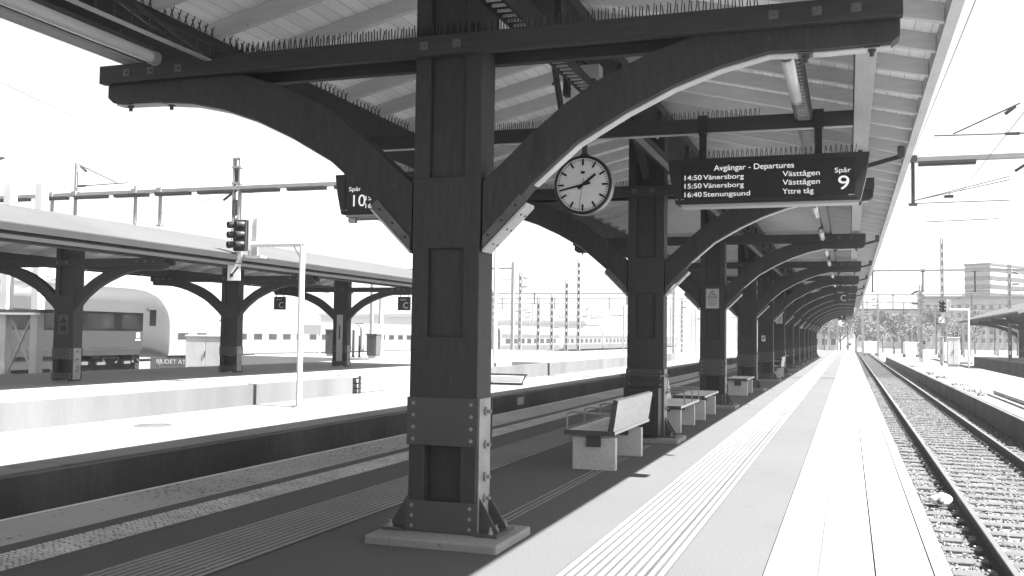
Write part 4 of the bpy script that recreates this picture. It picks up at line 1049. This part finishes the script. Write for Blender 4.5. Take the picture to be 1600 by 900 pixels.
# near grey train: its rounded end points along +Y
XT = -29.0; ZB, ZT = .92, 3.66
tr = thing('railcar', 'grey railcar with a rounded cab end behind the neighbouring canopy', 'train', (XT, 1.0, -.30))
def nose_sec(sc_, top, bot):
    out_ = []
    for x, z in railcar_section(2.9, ZB, ZT): out_.append((-1.45 + (x + 1.45) * sc_, z))
    return [(x, ZB + bot + (z - ZB) * (top - bot - ZB + 0) / (ZT - ZB)) for x, z in out_]
b = MB(); secs = []
for y, sc_, tp, bt in ((14, 1, ZT, 0), (34.4, 1, ZT, 0), (35.1, .99, ZT - .05, -.08), (35.8, .94, ZT - .22, -.22), (36.3, .85, ZT - .55, -.32), (36.65, .72, ZT - .95, -.30), (36.9, .54, ZT - 1.4, -.12), (36.98, .42, ZT - 1.75, .1)):
    secs.append([(x, y, z) for x, z in nose_sec(sc_, tp, bt)])
loft(b, secs); b.build('body', 'train_light', tr)
b = MB(); b.box(.002, .014, 14, 34.36, 2.58, 3.05); b.box(.004, .018, 14, 34.3, ZB + .08, 1.79, 1); b.box(.004, .016, 14, 34.2, ZB - .14, ZB + .07, 2)
b.build('side_panels', ['train_mid', 'train_dark', 'underframe'], tr)
b = MB(); b.box(.010, .022, 14, 34.3, 1.80, 2.57); wb = b.build('window_band', 'glass_dark', tr)
for (a_, c_) in ((33.0, 34.0), (31.0, 32.5), (28.8, 30.4), (26.6, 28.2)):
    b = MB(); b.box(.023, .027, a_, c_, 1.90, 2.48); b.build('window_pane', 'window_pane', wb)
b = MB(); b.prism([(34.75, 2.04), (35.18, 2.04), (35.18, 2.74), (34.75, 2.74)], 0, -.05, .012); b.build('cab_window', 'glass_dark', tr, bevel=.02)
b = MB(); b.box(.012, .02, 34.55, 34.62, 2.72, 2.80); b.box(.012, .02, 34.60, 34.70, 2.68, 2.73); b.build('mirror', 'mark_black', tr)
b = MB(); b.box(.019, .022, 33.9, 34.12, 1.52, 1.72); b.box(.019, .022, 33.85, 34.16, 1.40, 1.45); b.build('white_marks', 'sign_white', tr)
b = MB(); b.box(.019, .021, 31.2, 33.4, 1.06, 1.10); b.build('small_lettering', 'underframe', tr)
b = MB()
for y in (21.0, 26.2, 30.7): b.box(.019, .0215, y, y + .03, ZB + .1, 1.78)
b.build('panel_joints', 'mark_black', tr)
b = MB(); b.box(-2.3, -.6, 14, 32.4, ZT - .06, ZT + .2); b.box(-2.1, -.8, 26, 30, ZT + .21, ZT + .32); b.build('roof_equipment', 'train_white', tr, bevel=.03)
b = MB(); b.box(-2.6, -.25, 14, 29.8, -.1, ZB + .1); b.box(-.24, -.12, 14, 29.4, .3, .85, 1); b.build('underframe', ['underframe', 'train_dark'], tr)
bo = MB()
for y in (31.2, 33.6): bo.lathe([(0, -.14), (.40, -.14), (.42, -.06), (.42, .02), (0, .02)], (-.42, y, .50), 'X', 20)
bo.box(-.35, -.25, 30.6, 34.4, .42, .62); bo.box(-2.4, -.45, 30.2, 34.7, -.1, ZB)
bog = bo.build('bogie', 'underframe', tr)
q = MB()
for (a_, c_, z0_, z1_) in ((31.5, 32.0, .66, .74), (32.1, 33.1, .64, .70), (32.1, 32.25, .52, .64), (30.9, 31.3, .40, .54), (31.8, 32.3, .38, .50), (33.4, 33.8, .40, .52), (33.9, 34.0, .44, .74)): q.box(-.24, -.16, a_, c_, z0_, z1_)
q.bar((-.2, 32.9, .44), (-.2, 33.1, .68), .06, .05); q.bar((-.2, 34.0, .72), (-.2, 34.4, .46), .05, .05); q.build('bogie_fittings', 'bogie_light', bog)
b = MB(); b.box(.024, .045, 21.9, 23.3, .7, 2.75); b.box(.046, .05, 22.05, 22.35, 1.4, 2.5, 1); b.box(.046, .05, 22.75, 23.1, 1.2, 2.5, 1); b.build('door', ['train_white', 'glass_dark'], tr)

def coach(tname, x, y0, L, z0, h, label, body, band, grp, win, n, wsz=(.9, .5), cab=False, rowz=1.75):
    t = thing(tname, label, 'train', (x, y0, z0), 0, grp)
    sec = railcar_section(2.9, .55, h); b = MB()
    ends = ((0, .94), (.25, 1), (L - .25, 1), (L, .94)) if not cab else ((0, .55), (.5, .82), (1.4, .97), (2.4, 1), (L - .25, 1), (L, .94))
    loft(b, [[(-1.45 + (px + 1.45) * s_, y, .55 + (z - .55) * (1 if s_ > .9 else .75 + .25 * s_)) for px, z in sec] for y, s_ in ends]); b.build('body', body, t)
    b = MB(); b.box(.002, .012, 1.5 if cab else .4, L - .4, .62, 1.35); b.box(.002, .012, 2.5 if cab else .4, L - .4, 2.3, 2.75); b.build('side_stripe', band, t)
    b = MB(); pitch = (L - 3) / n
    for i in range(n):
        y = 1.8 + i * pitch + (.8 if cab else 0); 
        if y + wsz[0] < L - .8: b.box(.004, .016, y, y + wsz[0], rowz, rowz + wsz[1])
    b.build('window_row', win, t)
    b = MB()
    for yc in (3.2, L - 3.2):
        b.box(-2.5, -.3, yc - 1.6, yc + 1.6, .22, .56)
        for dy in (-1.2, 1.2): b.lathe([(0, -.1), (.42, -.1), (.42, .02), (0, .02)], (-.45, yc + dy, .42), 'X', 14)
    b.build('bogie', 'underframe', t)
    b = MB(); b.box(-2.0, -.9, 2, L - 2, h - .02, h + .12); b.build('roof_equipment', body, t)
    return t
WL = ['white coach with small grey windows left of the neighbouring columns', 'white coach with small grey windows behind the last left column', 'white coach with small grey windows beside the nearest column', 'white coach whose end shows just right of the nearest column']
for k in range(4): coach('passenger_coach', -49.5, 46 + k * 24.6, 24.3, -1.0, 3.5, WL[k], 'train_white', 'train_white', 'white passenger coaches', 'window_grey', 9, (1.25, .5), rowz=1.85)
GL = ['pale grey commuter coach beginning right of the nearest column', 'pale commuter coach with a rounded end in the gap between the first columns', 'pale commuter coach left of the second column', 'pale commuter coach hidden partly by the second column', 'last pale commuter coach right of the second column']
for k in range(5): coach('commuter_coach', -40, 113 + k * 26.4, 26.0, -1.1, 3.75, GL[k], 'train_white', 'train_grey', 'pale commuter coaches', 'window_grey', 8, (1.7, .6), cab=(k == 1), rowz=1.6)

# barrier wall with painted words
bw_ = thing('barrier_wall', 'low grey barrier beside the train end with white painted words', 'barrier', (-31.0, 40.2, -.14))
b = MB(); b.box(-1.5, 1.7, 0, .1, -.6, .34); b.build('panel', 'plate_mid', bw_)
text('BJUDET ATT BET', -1.15, -.006, .06, .30, bw_, 'sign_white', width=2.6)

# ================================================================== FAR BUILDINGS
def facade(name, label, x0, x1, y0, y1, z1, m, cols, rows, winm='window_grey', zb=-.8, roofm='facade_dark', wh=1.3, ww=.9, zfirst=2.0, side=0):
    t = thing(name, label, 'building', ((x0 + x1) / 2, y0, zb))
    w = (x1 - x0); h = z1 - zb
    b = MB(); b.box(-w / 2, w / 2, 0, y1 - y0, 0, h); b.build('wall', m, t)
    b = MB(); b.box(-w / 2 - .4, w / 2 + .4, -.4, y1 - y0 + .4, h + .01, h + .7); b.build('roof', roofm, t)
    p0 = None
    for r in range(rows):
        for c in range(cols):
            x = -w / 2 + (c + .5) * w / cols; z = zfirst + r * (h - zfirst - .8) / rows
            if p0 is None:
                b = MB(); b.box(-ww / 2, ww / 2, -.06, -.01, 0, wh); b.box(-ww / 2 - .1, ww / 2 + .1, -.14, -.01, -.14, -.01, 1); p0 = b.build('window', [winm, 'facade_light'], t); p0.location = (x, 0, z)
            else:
                q = p0.copy(); C.objects.link(q); q.parent = t; q.location = (x, 0, z)
    return t
facade('long_building', 'long pale building with rows of small windows behind the right signal', 20, 52, 300, 320, 13.4, 'facade', 16, 5)
facade('long_building', 'lower pale building wing with dark upper storey left of the long building', 2, 19.6, 305, 322, 10.0, 'facade_light', 9, 4)
facade('white_building', 'small white building straight beyond the platform end', -7.5, -2.2, 215, 225, 5.8, 'facade_light', 3, 2, zfirst=1.2)
t = thing('tower_block', 'tall office block with horizontal bands above the long building', 'building', (43.0, 350, -.8), R_(-36))
b = MB(); b.box(-8.6, 0, 0, 26, 0, 27.2); b.build('wall', 'facade', t)
for k in range(9):
    b = MB(); b.box(-8.72, .12, -.12, 26.1, 3.0 + k * 2.75, 4.35 + k * 2.75); b.build('window_band', 'window_grey', t)
b = MB(); b.box(-8.9, .3, -.3, 26.3, 27.21, 27.8); b.build('roof', 'facade_dark', t)
for k, (x, y, w, d, h, lab) in enumerate(((-96, 190, 26, 12, 5.0, 'low pale hall left beyond the white coaches'), (-70, 210, 30, 14, 4.2, 'low grey hall just right of the nearest column'))):
    facade('low_hall', lab, x - w / 2, x + w / 2, y, y + d, h, 'facade_pale', 8, 1, zfirst=2.2, roofm='facade_light')
for k, (x, y, lab) in enumerate(((8.2, 150, 'white parked van beyond the right platform'), (13.0, 152, 'second white parked van beyond the right platform'), (3.0, 160, 'pale parked van right beyond the track nine end'))):
    if k == 0:
        vn = thing('parked_van', lab, 'van', (x, y, -.8), R_(90), 'vans parked in the yard')
        b = MB(); b.prism([(-2.3, .35), (2.4, .35), (2.4, 1.1), (1.75, 1.35), (1.25, 2.1), (-2.3, 2.15)], 1, -.95, .95); b.build('body', 'plastic_white', vn, bevel=.08)
        b = MB(); b.prism([(1.30, 1.38), (1.66, 1.38), (1.24, 2.0), (.95, 2.0), (.95, 1.38)], 1, -.96, -.955); b.prism([(1.30, 1.38), (1.66, 1.38), (1.24, 2.0), (.95, 2.0), (.95, 1.38)], 1, .955, .96); b.build('side_window', 'glass_dark', vn)
        for wx in (-1.45, 1.55):
            for s in (-1, 1): b = MB(); b.lathe([(0, -.1), (.34, -.1), (.34, .1), (0, .1)], (wx, s * .86, .34), 'Y', 16); b.build('wheel', 'underframe', vn)
    else: dup(vn, (x, y, -.8), R_(90), lab)

# ================================================================== TREES AND WEEDS
def make_tree(seed, h, rad, m, label):
    rg = np.random.default_rng(seed)
    t = thing('tree', label, 'tree', (0, 0, 0), 0, 'trees beyond the platforms')
    b = MB(); b.tube((0, 0, 0), (0, 0, h * .45), .16, .10, n=7); limbs = []
    for i in range(7):
        a = rg.random() * 6.28; q = Vector((math.cos(a) * rad * .6, math.sin(a) * rad * .6, h * rg.uniform(.55, .85))); b.tube((0, 0, h * rg.uniform(.25, .45)), q, .06, .025, n=5); limbs.append(q)
    b.tube((0, 0, h * .44), (0, 0, h * .8), .10, .03, n=6)
    b.build('trunk', 'bark', t)
    cl_ = [(q, rad * rg.uniform(.35, .6)) for q in limbs] + [(Vector((rg.normal(0, rad * .25), rg.normal(0, rad * .25), h * rg.uniform(.6, .95))), rad * rg.uniform(.3, .5)) for _ in range(6)]
    V = []; F = []
    for c, cr in cl_:
        for i in range(210):
            d = rg.normal(0, 1, 3); d /= np.linalg.norm(d); pnt = np.array(c) + d * cr * rg.random() ** .45 * np.array([1, 1, .85])
            s = rg.uniform(.07, .16); e1 = rg.normal(0, 1, 3); e1 /= np.linalg.norm(e1); e2 = np.cross(e1, rg.normal(0, 1, 3)); e2 /= np.linalg.norm(e2)
            o = len(V); V += [tuple(pnt - e1 * s), tuple(pnt + e2 * s * .7), tuple(pnt + e1 * s), tuple(pnt - e2 * s * .7)]; F.append((o, o + 1, o + 2, o + 3))
    me = bpy.data.meshes.new('crown'); me.from_pydata(V, [], F); me.materials.append(MATS[m]); o = bpy.data.objects.new('crown', me); C.objects.link(o); o.parent = t
    return t
kinds = [make_tree(1, 6.5, 2.2, 'foliage', ''), make_tree(2, 8.0, 2.4, 'foliage_light', ''), make_tree(3, 5.5, 2.6, 'foliage_light', ''), make_tree(4, 9.0, 2.2, 'foliage', '')]
spots = [(-6.5, 190, 0), (-4.4, 196, 1), (-1.6, 200, 2), (-.2, 180, 3), (1.2, 195, 1), (3.0, 200, 0), (4.5, 186, 2), (6.2, 205, 3), (7.6, 190, 0), (9.4, 200, 1), (11.0, 185, 2), (12.6, 200, 0), (14.6, 190, 3), (16.8, 200, 1), (18.5, 188, 2), (20.6, 196, 0), (22.5, 205, 3), (25, 198, 1), (27.5, 190, 0), (30, 200, 2)]
TW = ['behind the white building at the platform end', 'right of the white building', 'straight beyond the platform end', 'just right of the platform end', 'left of the far track nine', 'above the end of track nine', 'right above the end of track nine', 'beyond the white vans', 'left of the ground signal', 'above the ground signal', 'right of the ground signal', 'left behind the right signal', 'behind the right signal', 'behind the white relay cabinet', 'right of the relay cabinet', 'left behind the far right canopy', 'behind the far right canopy tip', 'behind the far right canopy', 'under the eave of the far right canopy', 'at the right edge behind the far canopy']
used = set()
for i, (x, y, k) in enumerate(spots):
    lab = ['leafy round tree ', 'tall pale tree ', 'low spreading pale tree ', 'tall dark tree '][k] + TW[i]
    if k not in used: used.add(k); kinds[k].location = (x, y, -.8); kinds[k]['label'] = lab; o = kinds[k]
    else: o = dup(kinds[k], (x, y, -.8), rng.random() * 6.28, lab)
# weeds on the right platform edge
V = []; F = []
for i in range(700):
    y = rng.uniform(27, 75); x = 3.85 + abs(rng.normal(0, .28)) if rng.random() < .93 else rng.uniform(3.9, 6)
    if math.sin(y * .9) + math.sin(y * .37) < .3: continue
    hh = rng.uniform(.03, .14); a = rng.random() * 6.28; o = len(V)
    V += [(x - .02, y, -.2), (x + .02, y, -.2), (x + math.cos(a) * .08, y + math.sin(a) * .08, -.2 + hh)]; F.append((o, o + 1, o + 2))
me = bpy.data.meshes.new('weeds'); me.from_pydata(V, [], F); me.materials.append(MATS['foliage']); o = bpy.data.objects.new('weeds', me); C.objects.link(o)
tag(o, 'sparse weeds along the edge of the low platform beyond track nine', 'weeds', kind='stuff')

# ================================================================== AIR
hb = MB(); hb.box(-560, 300, -30, 560, -1.9, 34)
HAZE = hb.build('haze', 'mark_black'); HAZE.data.materials.clear()
hm = bpy.data.materials.new('haze_air'); hm.use_nodes = True; hn = hm.node_tree; hn.nodes.clear()
pv = hn.nodes.new('ShaderNodeVolumePrincipled'); pv.inputs['Color'].default_value = (.92, .92, .92, 1); pv.inputs['Density'].default_value = .0003
ho = hn.nodes.new('ShaderNodeOutputMaterial'); hn.links.new(pv.outputs[0], ho.inputs['Volume'])
HAZE.data.materials.append(hm); tag(HAZE, 'bright thin haze over the yard', 'haze', kind='stuff')
